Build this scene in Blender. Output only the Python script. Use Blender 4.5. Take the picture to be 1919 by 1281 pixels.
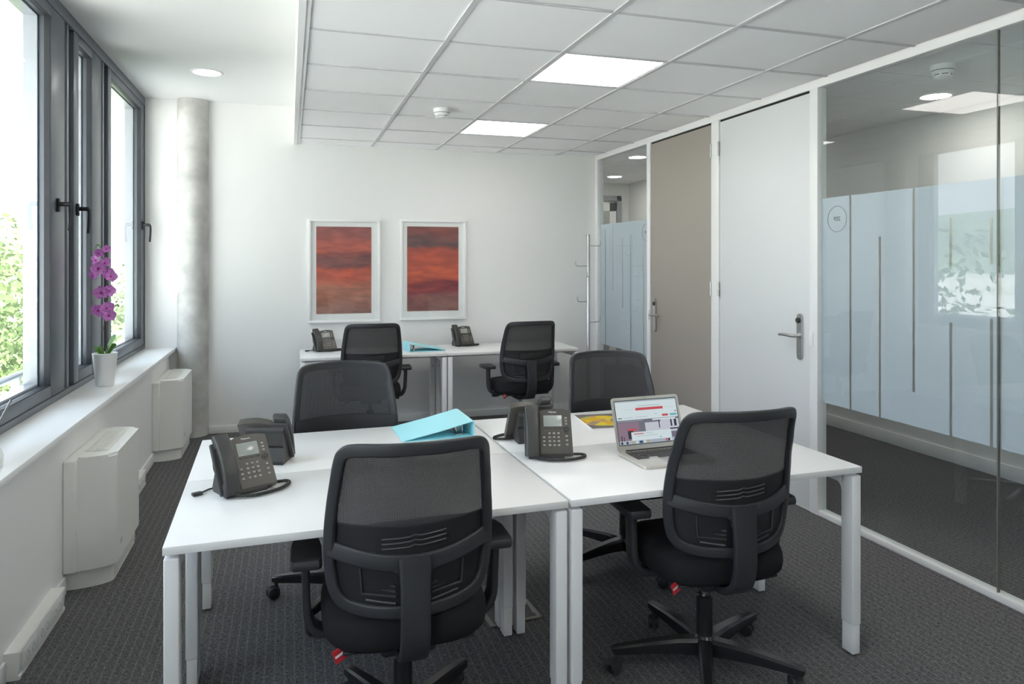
import bpy, bmesh, math, random
from math import pi, sin, cos, radians
from mathutils import Vector, Matrix
random.seed(7)
sc = bpy.context.scene
C = sc.collection
for o in list(bpy.data.objects):
    bpy.data.objects.remove(o)

# ------------------------------------------------------------------ camera, world, sun, exposure
YAW = 0.3008
CAMZ = 1.484
cam_d = bpy.data.cameras.new('camera')
cam = bpy.data.objects.new('camera', cam_d); C.objects.link(cam)
cam.location = (0, 0, CAMZ)
cam.rotation_euler = (pi / 2, 0, -YAW)
cam_d.sensor_width = 36
cam_d.lens = 1343.4 / 1919 * 36
cam_d.shift_y = -(640.5 - 489.6) / 1919
cam_d.clip_start = 0.05; cam_d.clip_end = 3000
sc.camera = cam

wd = bpy.data.worlds.new('world'); sc.world = wd; wd.use_nodes = True
wn = wd.node_tree; wn.nodes.clear()
wout = wn.nodes.new('ShaderNodeOutputWorld'); wbg = wn.nodes.new('ShaderNodeBackground')
wtc = wn.nodes.new('ShaderNodeTexCoord'); wsep = wn.nodes.new('ShaderNodeSeparateXYZ'); wr = wn.nodes.new('ShaderNodeValToRGB')
wr.color_ramp.elements[0].position = 0.0; wr.color_ramp.elements[0].color = (0.97, 0.985, 1.0, 1)
wr.color_ramp.elements[1].position = 0.8; wr.color_ramp.elements[1].color = (0.62, 0.79, 1.0, 1)
wn.links.new(wtc.outputs['Generated'], wsep.inputs[0]); wn.links.new(wsep.outputs[2], wr.inputs[0])
wn.links.new(wr.outputs[0], wbg.inputs['Color']); wbg.inputs['Strength'].default_value = 3.1
wn.links.new(wbg.outputs[0], wout.inputs[0])

sun_d = bpy.data.lights.new('sun', 'SUN'); sun_d.energy = 42.0; sun_d.angle = radians(1.0); sun_d.color = (1, .985, .96)
sun = bpy.data.objects.new('sun', sun_d); C.objects.link(sun)
sun.rotation_euler = (radians(20), radians(48), 0)      # shines towards -x: the windows face away from it
sun.location = (8, -4, 12)

sc.view_settings.view_transform = 'Standard'
sc.view_settings.look = 'None'
sc.view_settings.gamma = 1
sc.view_settings.use_curve_mapping = False
sc.view_settings.exposure = 0.75
PANEL_E = 6.0       # emission of the LED ceiling panels
DOWN_E = 12.0       # emission of the office downlights
CORR_E = 42.0       # emission of the corridor downlights
sc.cycles.use_denoising = True
sc.cycles.max_bounces = 12; sc.cycles.diffuse_bounces = 7; sc.cycles.glossy_bounces = 5
sc.cycles.transmission_bounces = 8; sc.cycles.transparent_max_bounces = 24
sc.cycles.sample_clamp_indirect = 8.0
sc.cycles.caustics_reflective = False; sc.cycles.caustics_refractive = False

# ------------------------------------------------------------------ helpers
MATS = {}
def new_mat(name):
    m = bpy.data.materials.new(name); m.use_nodes = True
    n = m.node_tree; n.nodes.clear()
    out = n.nodes.new('ShaderNodeOutputMaterial')
    MATS[name] = m
    return m, n, out
def pmat(name, col, rough=0.5, metal=0.0, spec=0.5, noise=0.0, nscale=30, bump=0.0, bscale=200, coat=0.0, emis=None, estr=0.0):
    m, n, out = new_mat(name)
    b = n.nodes.new('ShaderNodeBsdfPrincipled')
    b.inputs['Roughness'].default_value = rough; b.inputs['Metallic'].default_value = metal
    b.inputs['Specular IOR Level'].default_value = spec
    b.inputs['Coat Weight'].default_value = coat
    b.inputs['Base Color'].default_value = (*col, 1)
    tc = n.nodes.new('ShaderNodeTexCoord')
    if noise:
        t = n.nodes.new('ShaderNodeTexNoise'); t.inputs['Scale'].default_value = nscale; t.inputs['Detail'].default_value = 4
        r = n.nodes.new('ShaderNodeValToRGB')
        r.color_ramp.elements[0].position = .3; r.color_ramp.elements[1].position = .7
        r.color_ramp.elements[0].color = (*[c * (1 - noise) for c in col], 1)
        r.color_ramp.elements[1].color = (*[min(1, c * (1 + noise)) for c in col], 1)
        n.links.new(tc.outputs['Object'], t.inputs['Vector']); n.links.new(t.outputs[0], r.inputs[0]); n.links.new(r.outputs[0], b.inputs['Base Color'])
    if bump:
        t2 = n.nodes.new('ShaderNodeTexNoise'); t2.inputs['Scale'].default_value = bscale; t2.inputs['Detail'].default_value = 3
        bp = n.nodes.new('ShaderNodeBump'); bp.inputs['Strength'].default_value = bump; bp.inputs['Distance'].default_value = 0.002
        n.links.new(tc.outputs['Object'], t2.inputs['Vector']); n.links.new(t2.outputs[0], bp.inputs['Height']); n.links.new(bp.outputs[0], b.inputs['Normal'])
    if emis:
        b.inputs['Emission Color'].default_value = (*emis, 1); b.inputs['Emission Strength'].default_value = estr
    n.links.new(b.outputs[0], out.inputs[0])
    return m
def emat(name, col, s):
    m, n, out = new_mat(name)
    e = n.nodes.new('ShaderNodeEmission'); e.inputs[0].default_value = (*col, 1); e.inputs[1].default_value = s
    n.links.new(e.outputs[0], out.inputs[0]); return m
def glass_mat(name, tint, ior=1.5, rough=0.0):
    m, n, out = new_mat(name)
    tr = n.nodes.new('ShaderNodeBsdfTransparent'); tr.inputs[0].default_value = (*tint, 1)
    gl = n.nodes.new('ShaderNodeBsdfGlossy'); gl.inputs['Roughness'].default_value = rough; gl.inputs[0].default_value = (1, 1, 1, 1)
    fr = n.nodes.new('ShaderNodeFresnel'); fr.inputs[0].default_value = ior
    mx = n.nodes.new('ShaderNodeMixShader')
    geo = n.nodes.new('ShaderNodeNewGeometry')      # only the outside of each face mirrors, so a pane has no inner total reflection
    sub = n.nodes.new('ShaderNodeMath'); sub.operation = 'SUBTRACT'; sub.inputs[0].default_value = 1
    mul = n.nodes.new('ShaderNodeMath'); mul.operation = 'MULTIPLY'
    n.links.new(geo.outputs['Backfacing'], sub.inputs[1]); n.links.new(fr.outputs[0], mul.inputs[0]); n.links.new(sub.outputs[0], mul.inputs[1])
    n.links.new(mul.outputs[0], mx.inputs[0]); n.links.new(tr.outputs[0], mx.inputs[1]); n.links.new(gl.outputs[0], mx.inputs[2])
    n.links.new(mx.outputs[0], out.inputs[0]); return m

def obj(name, bm, mat, parent=None, smooth=35, loc=None, recalc=True):
    if recalc: bmesh.ops.recalc_face_normals(bm, faces=bm.faces[:])
    me = bpy.data.meshes.new(name)
    bm.to_mesh(me); bm.free()
    if smooth:
        for p in me.polygons: p.use_smooth = True
        me.set_sharp_from_angle(angle=radians(smooth))
    o = bpy.data.objects.new(name, me); C.objects.link(o)
    mats = mat if isinstance(mat, (list, tuple)) else [mat]
    for m in mats: me.materials.append(MATS[m] if isinstance(m, str) else m)
    if parent is not None: o.parent = parent
    if loc is not None: o.location = loc
    return o
def tag(o, label, cat, group=None):
    o['label'] = label; o['category'] = cat
    if group: o['group'] = group
    return o
def thing(name, label, cat, loc=(0, 0, 0), rz=0.0, group=None):
    o = bpy.data.objects.new(name, None); C.objects.link(o); o.empty_display_size = .1
    o.location = loc; o.rotation_euler = (0, 0, rz)
    return tag(o, label, cat, group)
def struct(o, label=None):
    o['kind'] = 'structure'
    if label: o['label'] = label
    return o
def sroot(name, label=None, loc=(0, 0, 0)):
    o = bpy.data.objects.new(name, None); C.objects.link(o); o.location = loc
    return struct(o, label)
def copy_tree(o, parent=None):
    c = o.copy(); C.objects.link(c)
    if parent is not None: c.parent = parent
    for ch in o.children: copy_tree(ch, c)
    return c
def dup(root, loc, rz, label, group=None):
    r = copy_tree(root); r.location = loc; r.rotation_euler = (0, 0, rz); r['label'] = label
    if group: r['group'] = group
    return r

def bx(bm, x0, x1, y0, y1, z0, z1, bev=0.0, seg=2, M=None):
    r = bmesh.ops.create_cube(bm, size=1)
    vs = r['verts']
    for v in vs:
        v.co = Vector((x0 + (v.co.x + .5) * (x1 - x0), y0 + (v.co.y + .5) * (y1 - y0), z0 + (v.co.z + .5) * (z1 - z0)))
    if bev:
        es = list({e for v in vs for e in v.link_edges})
        rr = bmesh.ops.bevel(bm, geom=es, offset=bev, segments=seg, affect='EDGES', profile=.5)
        vs = [v for v in rr['verts']] + [v for v in vs if v.is_valid]
        vs = list(set(vs))
    if M is not None:
        for v in vs: v.co = M @ v.co
    return vs
def box(x0, x1, y0, y1, z0, z1, bev=0.0, seg=2):
    bm = bmesh.new(); bx(bm, x0, x1, y0, y1, z0, z1, bev, seg); return bm
def prism(bm, pts, a0, a1, axis='z', M=None):
    """extrude a 2D outline; axis = extrusion axis, pts in the other two axes in order"""
    def mk(p, a):
        if axis == 'z': return Vector((p[0], p[1], a))
        if axis == 'x': return Vector((a, p[0], p[1]))
        return Vector((p[0], a, p[1]))
    lo = [bm.verts.new(mk(p, a0)) for p in pts]; hi = [bm.verts.new(mk(p, a1)) for p in pts]
    n = len(pts)
    bm.faces.new(lo); bm.faces.new(hi)
    for i in range(n): bm.faces.new((lo[i], lo[(i + 1) % n], hi[(i + 1) % n], hi[i]))
    if M is not None:
        for v in lo + hi: v.co = M @ v.co
    return lo + hi
def lathe(bm, prof, seg=32, cx=0, cy=0, M=None):
    rings = []; out = []
    for r, z in prof:
        if r < 1e-6:
            v = bm.verts.new((cx, cy, z)); rings.append([v]); out.append(v)
        else:
            ring = [bm.verts.new((cx + r * cos(2 * pi * i / seg), cy + r * sin(2 * pi * i / seg), z)) for i in range(seg)]
            rings.append(ring); out += ring
    for a, b in zip(rings, rings[1:]):
        for i in range(seg):
            j = (i + 1) % seg
            if len(a) == 1 and len(b) == 1: continue
            if len(a) == 1: bm.faces.new((a[0], b[i], b[j]))
            elif len(b) == 1: bm.faces.new((a[i], a[j], b[0]))
            else: bm.faces.new((a[i], a[j], b[j], b[i]))
    if M is not None:
        for v in out: v.co = M @ v.co
    return out
def catmull(pts, n=6, closed=False):
    pts = [Vector(p) for p in pts]; out = []
    m = len(pts)
    for i in range(m if closed else m - 1):
        if closed: p0, p1, p2, p3 = pts[(i - 1) % m], pts[i], pts[(i + 1) % m], pts[(i + 2) % m]
        else: p0, p1, p2, p3 = pts[max(i - 1, 0)], pts[i], pts[i + 1], pts[min(i + 2, m - 1)]
        for k in range(n):
            t = k / n
            out.append(.5 * ((2 * p1) + (p2 - p0) * t + (2 * p0 - 5 * p1 + 4 * p2 - p3) * t * t + (3 * p1 - p0 - 3 * p2 + p3) * t ** 3))
    if not closed: out.append(pts[-1])
    return out
def sweep(bm, path, prof, side=None, closed=False, scale=None, caps=True):
    """path: 3D points; prof: list of (a,b) offsets; side: fixed reference direction that 'b' follows"""
    n = len(path); rings = []
    ref = Vector(side) if side is not None and not callable(side) else None
    prev = None
    for i, p in enumerate(path):
        a = path[(i + 1) % n] if (closed or i < n - 1) else path[i]
        b = path[i - 1] if (closed or i > 0) else path[i]
        t = (a - b)
        t = t.normalized() if t.length > 1e-9 else Vector((0, 0, 1))
        if callable(side): ref = Vector(side(p))
        if ref is not None:
            bb = (ref - t * ref.dot(t)).normalized()
        else:
            if prev is None:
                h = Vector((0, 0, 1)) if abs(t.z) < .9 else Vector((1, 0, 0)); bb = (h - t * h.dot(t)).normalized()
            else: bb = (prev - t * prev.dot(t)).normalized()
            prev = bb
        aa = t.cross(bb)
        s = 1 if scale is None else (scale(i / (n - 1)) if callable(scale) else scale)
        s = s if isinstance(s, tuple) else (s, s)
        rings.append([bm.verts.new(p + aa * (q[0] * s[0]) + bb * (q[1] * s[1])) for q in prof])
    m = len(prof)
    for i in range(n if closed else n - 1):
        r0, r1 = rings[i], rings[(i + 1) % n]
        for k in range(m): bm.faces.new((r0[k], r0[(k + 1) % m], r1[(k + 1) % m], r1[k]))
    if caps and not closed:
        bm.faces.new(rings[0]); bm.faces.new(rings[-1])
    return rings
def circ(r, n=8): return [(r * cos(2 * pi * i / n), r * sin(2 * pi * i / n)) for i in range(n)]
def rrect(w, h, r, n=3):
    out = []
    for cx, cy, a0 in ((w / 2 - r, h / 2 - r, 0), (-w / 2 + r, h / 2 - r, pi / 2), (-w / 2 + r, -h / 2 + r, pi), (w / 2 - r, -h / 2 + r, 1.5 * pi)):
        for k in range(n + 1):
            a = a0 + pi / 2 * k / n; out.append((cx + r * cos(a), cy + r * sin(a)))
    return out
def tube(bm, pts, r, n=8, closed=False): return sweep(bm, [Vector(p) for p in pts], circ(r, n), closed=closed)
def text_mesh(name, body, size, mat, parent, M, thick=.0004):
    cu = bpy.data.curves.new(name, 'FONT'); cu.body = body; cu.size = size; cu.align_x = 'CENTER'; cu.align_y = 'CENTER'; cu.extrude = thick
    t = bpy.data.objects.new(name, cu); C.objects.link(t)
    dg = bpy.context.evaluated_depsgraph_get(); dg.update()
    me = bpy.data.meshes.new_from_object(t.evaluated_get(dg))
    bpy.data.objects.remove(t); bpy.data.curves.remove(cu)
    me.transform(M); me.materials.clear(); me.materials.append(MATS[mat])
    o = bpy.data.objects.new(name, me); C.objects.link(o); o.parent = parent
    return o

# ------------------------------------------------------------------ materials
pmat('paint_white', (.82, .82, .81), .75, spec=.25, bump=.15, bscale=350)
pmat('plaster', (.80, .80, .79), .8, spec=.2, bump=.1, bscale=200)
pmat('tile', (.93, .93, .935), .9, spec=.1, noise=.02, nscale=300, bump=.25, bscale=600)
pmat('tbar', (.60, .60, .61), .5)
pmat('white_metal', (.82, .82, .83), .38, spec=.4)
pmat('trim_white', (.84, .84, .84), .4, spec=.4)
pmat('laminate', (.79, .785, .78), .32, spec=.45, bump=.03, bscale=900)
pmat('laminate_edge', (.78, .78, .77), .4)
pmat('dark_frame', (.115, .13, .155), .32, metal=.25, spec=.5)
pmat('gasket', (.012, .013, .016), .6)
pmat('frame_light', (.30, .32, .35), .3, metal=.4)
pmat('concrete', (.50, .495, .475), .8, spec=.2, noise=.2, nscale=6, bump=.6, bscale=45)
pmat('plastic_white', (.80, .80, .77), .45, spec=.4)
pmat('plastic_shade', (.60, .60, .58), .5)
pmat('slot_dark', (.05, .05, .05), .6)
pmat('black_plastic', (.030, .031, .035), .42, spec=.45, bump=.1, bscale=1500)
pmat('black_gloss', (.018, .018, .020), .22, spec=.5)
pmat('black_fabric', (.016, .016, .018), .9, spec=.2, bump=.4, bscale=1200)
pmat('black_panel', (.014, .014, .016), .55)
pmat('rib', (.05, .05, .056), .35)
pmat('chrome', (.6, .6, .6), .2, metal=1)
pmat('steel', (.55, .55, .55), .32, metal=1)
pmat('red_tag', (.55, .02, .03), .6)
pmat('print_white', (.85, .85, .85), .6)
pmat('phone_dark', (.045, .044, .043), .4, spec=.5)
pmat('phone_face', (.075, .068, .058), .38, spec=.5)
pmat('phone_key', (.16, .15, .135), .35)
pmat('phone_button', (.34, .32, .29), .3)
pmat('lcd', (.36, .38, .36), .15)
pmat('cord_black', (.035, .033, .032), .5)
pmat('teal', (.38, .80, .88), .45, spec=.35)
pmat('teal_inside', (.08, .35, .40), .5)
pmat('alu', (.72, .69, .63), .33, metal=.75)
pmat('key_black', (.03, .028, .026), .5)
pmat('door_white', (.70, .71, .73), .45, spec=.4)
pmat('door_taupe', (.345, .31, .28), .5, spec=.3)
pmat('seam_black', (.006, .006, .006), .6)
pmat('pot_white', (.86, .86, .86), .35)
pmat('leaf_green', (.13, .30, .06), .5)
pmat('stem_brown', (.16, .13, .09), .6)
pmat('petal', (.66, .25, .66), .55, noise=.3, nscale=60)
pmat('petal_lip', (.55, .03, .30), .5)
pmat('bud', (.15, .30, .10), .5)
pmat('soil', (.05, .05, .03), .9)
pmat('paper', (.90, .90, .89), .6)
pmat('rail_white', (.6, .66, .7), .4)
pmat('bark', (.10, .075, .05), .9)
pmat('hill_green', (.10, .13, .085), 1, noise=.3, nscale=.03)
emat('led', (1.0, .965, .91), PANEL_E)
emat('downlight', (1.0, .95, .86), DOWN_E)
emat('downlight_corridor', (1.0, .95, .87), CORR_E)
glass_mat('glass_clear', (.96, .98, .975), 1.55)
glass_mat('glass_picture', (.98, .985, .985), 1.5)
glass_mat('glass_window', (.95, .975, .985), 1.5)

# carpet: dark loop pile with paler broken lines
m, n, out = new_mat('carpet')
b = n.nodes.new('ShaderNodeBsdfPrincipled'); b.inputs['Roughness'].default_value = .95; b.inputs['Specular IOR Level'].default_value = .1
tc = n.nodes.new('ShaderNodeTexCoord')
def stretched(sx, sy, det=2):
    mp = n.nodes.new('ShaderNodeMapping'); mp.inputs['Scale'].default_value = (sx, sy, 1)
    t = n.nodes.new('ShaderNodeTexNoise'); t.inputs['Scale'].default_value = 1; t.inputs['Detail'].default_value = det
    n.links.new(tc.outputs['Object'], mp.inputs[0]); n.links.new(mp.outputs[0], t.inputs['Vector']); return t
t1 = stretched(260, 60); t2 = stretched(60, 300); t3 = stretched(500, 500)
mx = n.nodes.new('ShaderNodeMath'); mx.operation = 'MAXIMUM'; n.links.new(t1.outputs[0], mx.inputs[0]); n.links.new(t2.outputs[0], mx.inputs[1])
ad = n.nodes.new('ShaderNodeMath'); ad.operation = 'MULTIPLY_ADD'; ad.inputs[1].default_value = .5; n.links.new(t3.outputs[0], ad.inputs[0]); n.links.new(mx.outputs[0], ad.inputs[2])
wv = n.nodes.new('ShaderNodeTexWave'); wv.inputs['Scale'].default_value = 9; wv.bands_direction = 'X'; wv.inputs['Distortion'].default_value = .6; wv.inputs['Detail'].default_value = 1
wp = n.nodes.new('ShaderNodeMath'); wp.operation = 'POWER'; wp.inputs[1].default_value = 14; n.links.new(tc.outputs['Object'], wv.inputs['Vector']); n.links.new(wv.outputs[1], wp.inputs[0])
ad2 = n.nodes.new('ShaderNodeMath'); ad2.operation = 'MULTIPLY_ADD'; ad2.inputs[1].default_value = .10; n.links.new(wp.outputs[0], ad2.inputs[0]); n.links.new(ad.outputs[0], ad2.inputs[2])
cr = n.nodes.new('ShaderNodeValToRGB')
cr.color_ramp.elements[0].position = .62; cr.color_ramp.elements[0].color = (.024, .024, .027, 1)
cr.color_ramp.elements[1].position = 1.02; cr.color_ramp.elements[1].color = (.22, .216, .218, 1)
n.links.new(ad2.outputs[0], cr.inputs[0]); n.links.new(cr.outputs[0], b.inputs['Base Color'])
bp = n.nodes.new('ShaderNodeBump'); bp.inputs['Strength'].default_value = .5; bp.inputs['Distance'].default_value = .003
n.links.new(ad.outputs[0], bp.inputs['Height']); n.links.new(bp.outputs[0], b.inputs['Normal']); n.links.new(b.outputs[0], out.inputs[0])

# chair mesh: woven cloth with small holes
m, n, out = new_mat('chair_mesh')
b = n.nodes.new('ShaderNodeBsdfPrincipled'); b.inputs['Base Color'].default_value = (.028, .028, .031, 1); b.inputs['Roughness'].default_value = .7
tr = n.nodes.new('ShaderNodeBsdfTransparent')
tc = n.nodes.new('ShaderNodeTexCoord'); sp = n.nodes.new('ShaderNodeSeparateXYZ'); n.links.new(tc.outputs['Object'], sp.inputs[0])
def mth(op, a, bb):
    k = n.nodes.new('ShaderNodeMath'); k.operation = op
    for i, v in enumerate((a, bb)):
        if v is None: continue
        if isinstance(v, (int, float)): k.inputs[i].default_value = v
        else: n.links.new(v, k.inputs[i])
    return k.outputs[0]
u1 = mth('ADD', sp.outputs[0], sp.outputs[2]); u2 = mth('SUBTRACT', sp.outputs[0], sp.outputs[2])
s1 = mth('SINE', mth('MULTIPLY', u1, 2 * pi / .0058), None); s2 = mth('SINE', mth('MULTIPLY', u2, 2 * pi / .0058), None)
hole = mth('GREATER_THAN', mth('MULTIPLY', s1, s2), .60)
hole = mth('MULTIPLY', hole, .46)
mx = n.nodes.new('ShaderNodeMixShader'); n.links.new(hole, mx.inputs[0]); n.links.new(b.outputs[0], mx.inputs[1]); n.links.new(tr.outputs[0], mx.inputs[2]); n.links.new(mx.outputs[0], out.inputs[0])

# frosted film
m, n, out = new_mat('film')
df = n.nodes.new('ShaderNodeBsdfDiffuse'); df.inputs[0].default_value = (.78, .82, .89, 1)
tl = n.nodes.new('ShaderNodeBsdfTranslucent'); tl.inputs[0].default_value = (.82, .86, .93, 1)
tr = n.nodes.new('ShaderNodeBsdfTransparent'); tr.inputs[0].default_value = (.9, .95, .97, 1)
m1 = n.nodes.new('ShaderNodeMixShader'); m1.inputs[0].default_value = .5; n.links.new(df.outputs[0], m1.inputs[1]); n.links.new(tl.outputs[0], m1.inputs[2])
m2 = n.nodes.new('ShaderNodeMixShader'); m2.inputs[0].default_value = .16; n.links.new(m1.outputs[0], m2.inputs[1]); n.links.new(tr.outputs[0], m2.inputs[2]); n.links.new(m2.outputs[0], out.inputs[0])

# sunset prints (object space: x across, z up, origin at the centre)
def sunset(name, seed, stops):
    m, n, out = new_mat(name)
    b = n.nodes.new('ShaderNodeBsdfPrincipled'); b.inputs['Roughness'].default_value = .5
    tc = n.nodes.new('ShaderNodeTexCoord'); mp = n.nodes.new('ShaderNodeMapping'); mp.inputs['Scale'].default_value = (2.2, 1, 7); mp.inputs['Location'].default_value = (seed, seed * .7, seed * 1.3)
    t = n.nodes.new('ShaderNodeTexNoise'); t.inputs['Scale'].default_value = 1.3; t.inputs['Detail'].default_value = 6; t.inputs['Distortion'].default_value = .6
    n.links.new(tc.outputs['Object'], mp.inputs[0]); n.links.new(mp.outputs[0], t.inputs['Vector'])
    sp = n.nodes.new('ShaderNodeSeparateXYZ'); n.links.new(tc.outputs['Object'], sp.inputs[0])
    hh = n.nodes.new('ShaderNodeMath'); hh.operation = 'MULTIPLY_ADD'; hh.inputs[1].default_value = 1.0 / .78; hh.inputs[2].default_value = .5; n.links.new(sp.outputs[2], hh.inputs[0])
    jig = n.nodes.new('ShaderNodeMath'); jig.operation = 'MULTIPLY_ADD'; jig.inputs[1].default_value = .42; jig.inputs[2].default_value = -.21; n.links.new(t.outputs[0], jig.inputs[0])
    sm = n.nodes.new('ShaderNodeMath'); sm.operation = 'ADD'; n.links.new(hh.outputs[0], sm.inputs[0]); n.links.new(jig.outputs[0], sm.inputs[1])
    r = n.nodes.new('ShaderNodeValToRGB')
    while len(r.color_ramp.elements) < len(stops): r.color_ramp.elements.new(.5)
    for e, (p, c) in zip(r.color_ramp.elements, stops): e.position = p; e.color = (*[min(1, q * 1.3) for q in c], 1)
    n.links.new(sm.outputs[0], r.inputs[0])
    t2 = n.nodes.new('ShaderNodeTexNoise'); t2.inputs['Scale'].default_value = 2.6; t2.inputs['Detail'].default_value = 5; n.links.new(mp.outputs[0], t2.inputs['Vector'])
    r2 = n.nodes.new('ShaderNodeValToRGB'); r2.color_ramp.elements[0].position = .38; r2.color_ramp.elements[0].color = (.42, .42, .5, 1); r2.color_ramp.elements[1].position = .62; r2.color_ramp.elements[1].color = (1, 1, 1, 1)
    n.links.new(t2.outputs[0], r2.inputs[0])
    mm = n.nodes.new('ShaderNodeMix'); mm.data_type = 'RGBA'; mm.blend_type = 'MULTIPLY'; mm.inputs[0].default_value = .55
    r.color_ramp.interpolation = 'EASE'
    n.links.new(r.outputs[0], mm.inputs[6]); n.links.new(r2.outputs[0], mm.inputs[7]); n.links.new(mm.outputs[2], b.inputs['Base Color'])
    n.links.new(b.outputs[0], out.inputs[0])
sunset('print_one', 3.1, [(0, (.30, .16, .13)), (.25, (.42, .16, .10)), (.48, (.52, .09, .05)), (.60, (.17, .06, .06)), (.72, (.46, .10, .07)), (1, (.30, .09, .08))])
sunset('print_two', 8.4, [(0, (.28, .13, .11)), (.12, (.25, .10, .09)), (.25, (.22, .03, .04)), (.42, (.55, .10, .05)), (.66, (.45, .08, .05)), (.78, (.13, .07, .07)), (1, (.24, .07, .06))])

# magazine cover
m, n, out = new_mat('cover')
b = n.nodes.new('ShaderNodeBsdfPrincipled'); b.inputs['Roughness'].default_value = .25
tc = n.nodes.new('ShaderNodeTexCoord')
vo = n.nodes.new('ShaderNodeTexVoronoi'); vo.inputs['Scale'].default_value = 17; n.links.new(tc.outputs['Object'], vo.inputs['Vector'])
r = n.nodes.new('ShaderNodeValToRGB')
for p, c in ((.2, (.72, .35, .03)), (.4, (.80, .60, .05)), (.6, (.55, .50, .12)), (.8, (.60, .28, .16))):
    e = r.color_ramp.elements.new(p); e.color = (*c, 1)
r.color_ramp.elements[0].color = (.28, .26, .24, 1); r.color_ramp.elements[-1].color = (.75, .66, .40, 1)
sv = n.nodes.new('ShaderNodeSeparateXYZ'); n.links.new(vo.outputs['Color'], sv.inputs[0]); n.links.new(sv.outputs[0], r.inputs[0])
gr = n.nodes.new('ShaderNodeTexGradient'); gr.gradient_type = 'SPHERICAL'
mp = n.nodes.new('ShaderNodeMapping'); mp.inputs['Scale'].default_value = (7.5, 8.5, 1); n.links.new(tc.outputs['Object'], mp.inputs[0]); n.links.new(mp.outputs[0], gr.inputs[0])
gt = n.nodes.new('ShaderNodeMath'); gt.operation = 'GREATER_THAN'; gt.inputs[1].default_value = .08; n.links.new(gr.outputs[1], gt.inputs[0])
mm = n.nodes.new('ShaderNodeMix'); mm.data_type = 'RGBA'; n.links.new(gt.outputs[0], mm.inputs[0]); mm.inputs[6].default_value = (.20, .18, .17, 1); n.links.new(r.outputs[0], mm.inputs[7])
n.links.new(mm.outputs[2], b.inputs['Base Color']); n.links.new(b.outputs[0], out.inputs[0])

# foliage
def leafmat(name, col):
    m, n, out = new_mat(name)
    d = n.nodes.new('ShaderNodeBsdfDiffuse'); t = n.nodes.new('ShaderNodeBsdfTranslucent'); mx = n.nodes.new('ShaderNodeMixShader')
    d.inputs[0].default_value = (*col, 1); t.inputs[0].default_value = (min(1, col[0] * 1.5), min(1, col[1] * 1.4), col[2], 1); mx.inputs[0].default_value = .4
    n.links.new(d.outputs[0], mx.inputs[1]); n.links.new(t.outputs[0], mx.inputs[2]); n.links.new(mx.outputs[0], out.inputs[0])
leafmat('leaves_a', (.085, .125, .05)); leafmat('leaves_b', (.12, .16, .075))
m, n, out = new_mat('field')
b = n.nodes.new('ShaderNodeBsdfDiffuse'); tc = n.nodes.new('ShaderNodeTexCoord')
t = n.nodes.new('ShaderNodeTexNoise'); t.inputs['Scale'].default_value = .02; n.links.new(tc.outputs['Object'], t.inputs['Vector'])
r = n.nodes.new('ShaderNodeValToRGB'); r.color_ramp.elements[0].position = .35; r.color_ramp.elements[0].color = (.30, .34, .20, 1); r.color_ramp.elements[1].position = .5; r.color_ramp.elements[1].color = (.48, .46, .42, 1)
n.links.new(t.outputs[0], r.inputs[0]); n.links.new(r.outputs[0], b.inputs[0]); n.links.new(b.outputs[0], out.inputs[0])

# ------------------------------------------------------------------ room dimensions
XL, XR, YB, YF = -.965, 2.952, 6.67, -2.0        # parapet wall, glass wall, back wall, wall behind the camera
XW = -1.165                                       # window inner face
ZC, ZP, ZS = 2.536, 2.86, .755                    # suspended ceiling, plaster ceiling, sill
XC, YE, ZK = 4.68, 9.4, 2.60                      # corridor wall, corridor end, corridor ceiling
XBH = .035                                        # bulkhead face

# floor
struct(obj('floor', box(-1.25, XC + .1, YF - .1, YE + .1, -.2, 0), 'carpet', smooth=0))
# back wall, wall behind camera
bm = bmesh.new(); bx(bm, -1.3, XR - .03, YB, YB + .15, 0, 3.0)
struct(obj('wall_back', bm, 'paint_white', smooth=0), 'white painted back wall')
struct(obj('wall_front', box(-1.3, XC + .1, YF - .15, YF, 0, 3.0), 'paint_white', smooth=0))
# parapet wall below the windows, sill
wl = struct(obj('wall_left', box(-1.25, XL, YF, YB, 0, ZS - .03), 'paint_white', smooth=0), 'white parapet wall below the windows')
struct(obj('trim_1', box(XW - .02, -.92, YF, YB, ZS - .03, ZS, .004), 'trim_white'), 'white window sill')
# plaster ceiling strip, bulkhead, unseen slab added over everything to block the sun
struct(obj('ceiling_plaster', box(-1.3, XBH + .1, YF, YB, ZP, ZP + .1), 'plaster', smooth=0), 'smooth plaster ceiling by the windows')
struct(obj('trim_2', box(XBH, XBH + .03, YF, YB, ZC - .012, ZP), 'plaster', smooth=0), 'bulkhead edge of the suspended ceiling')
struct(obj('sun_block_slab', box(-2.2, XC + .5, YF - .3, YE + .4, 3.0, 3.25), 'plaster', smooth=0))
# concrete column half set into the back wall
bm = bmesh.new(); lathe(bm, [(.124, 0), (.124, ZP)], 48)
col = obj('trim_3', bm, 'concrete', loc=(-.79, YB, 0)); struct(col, 'round bare concrete column')
# baseboards
struct(obj('baseboard_back', box(-.66, XR - .04, YB - .012, YB, 0, .065, .003), 'trim_white'))
bl = sroot('baseboard_left', 'white baseboard')
for y0, y1 in ((YF, 2.94), (3.49, 3.65), (4.31, 4.75), (5.30, 5.81)):
    obj('board', box(XL, XL + .012, y0, y1, 0, .075, .003), 'trim_white', bl)

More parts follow.
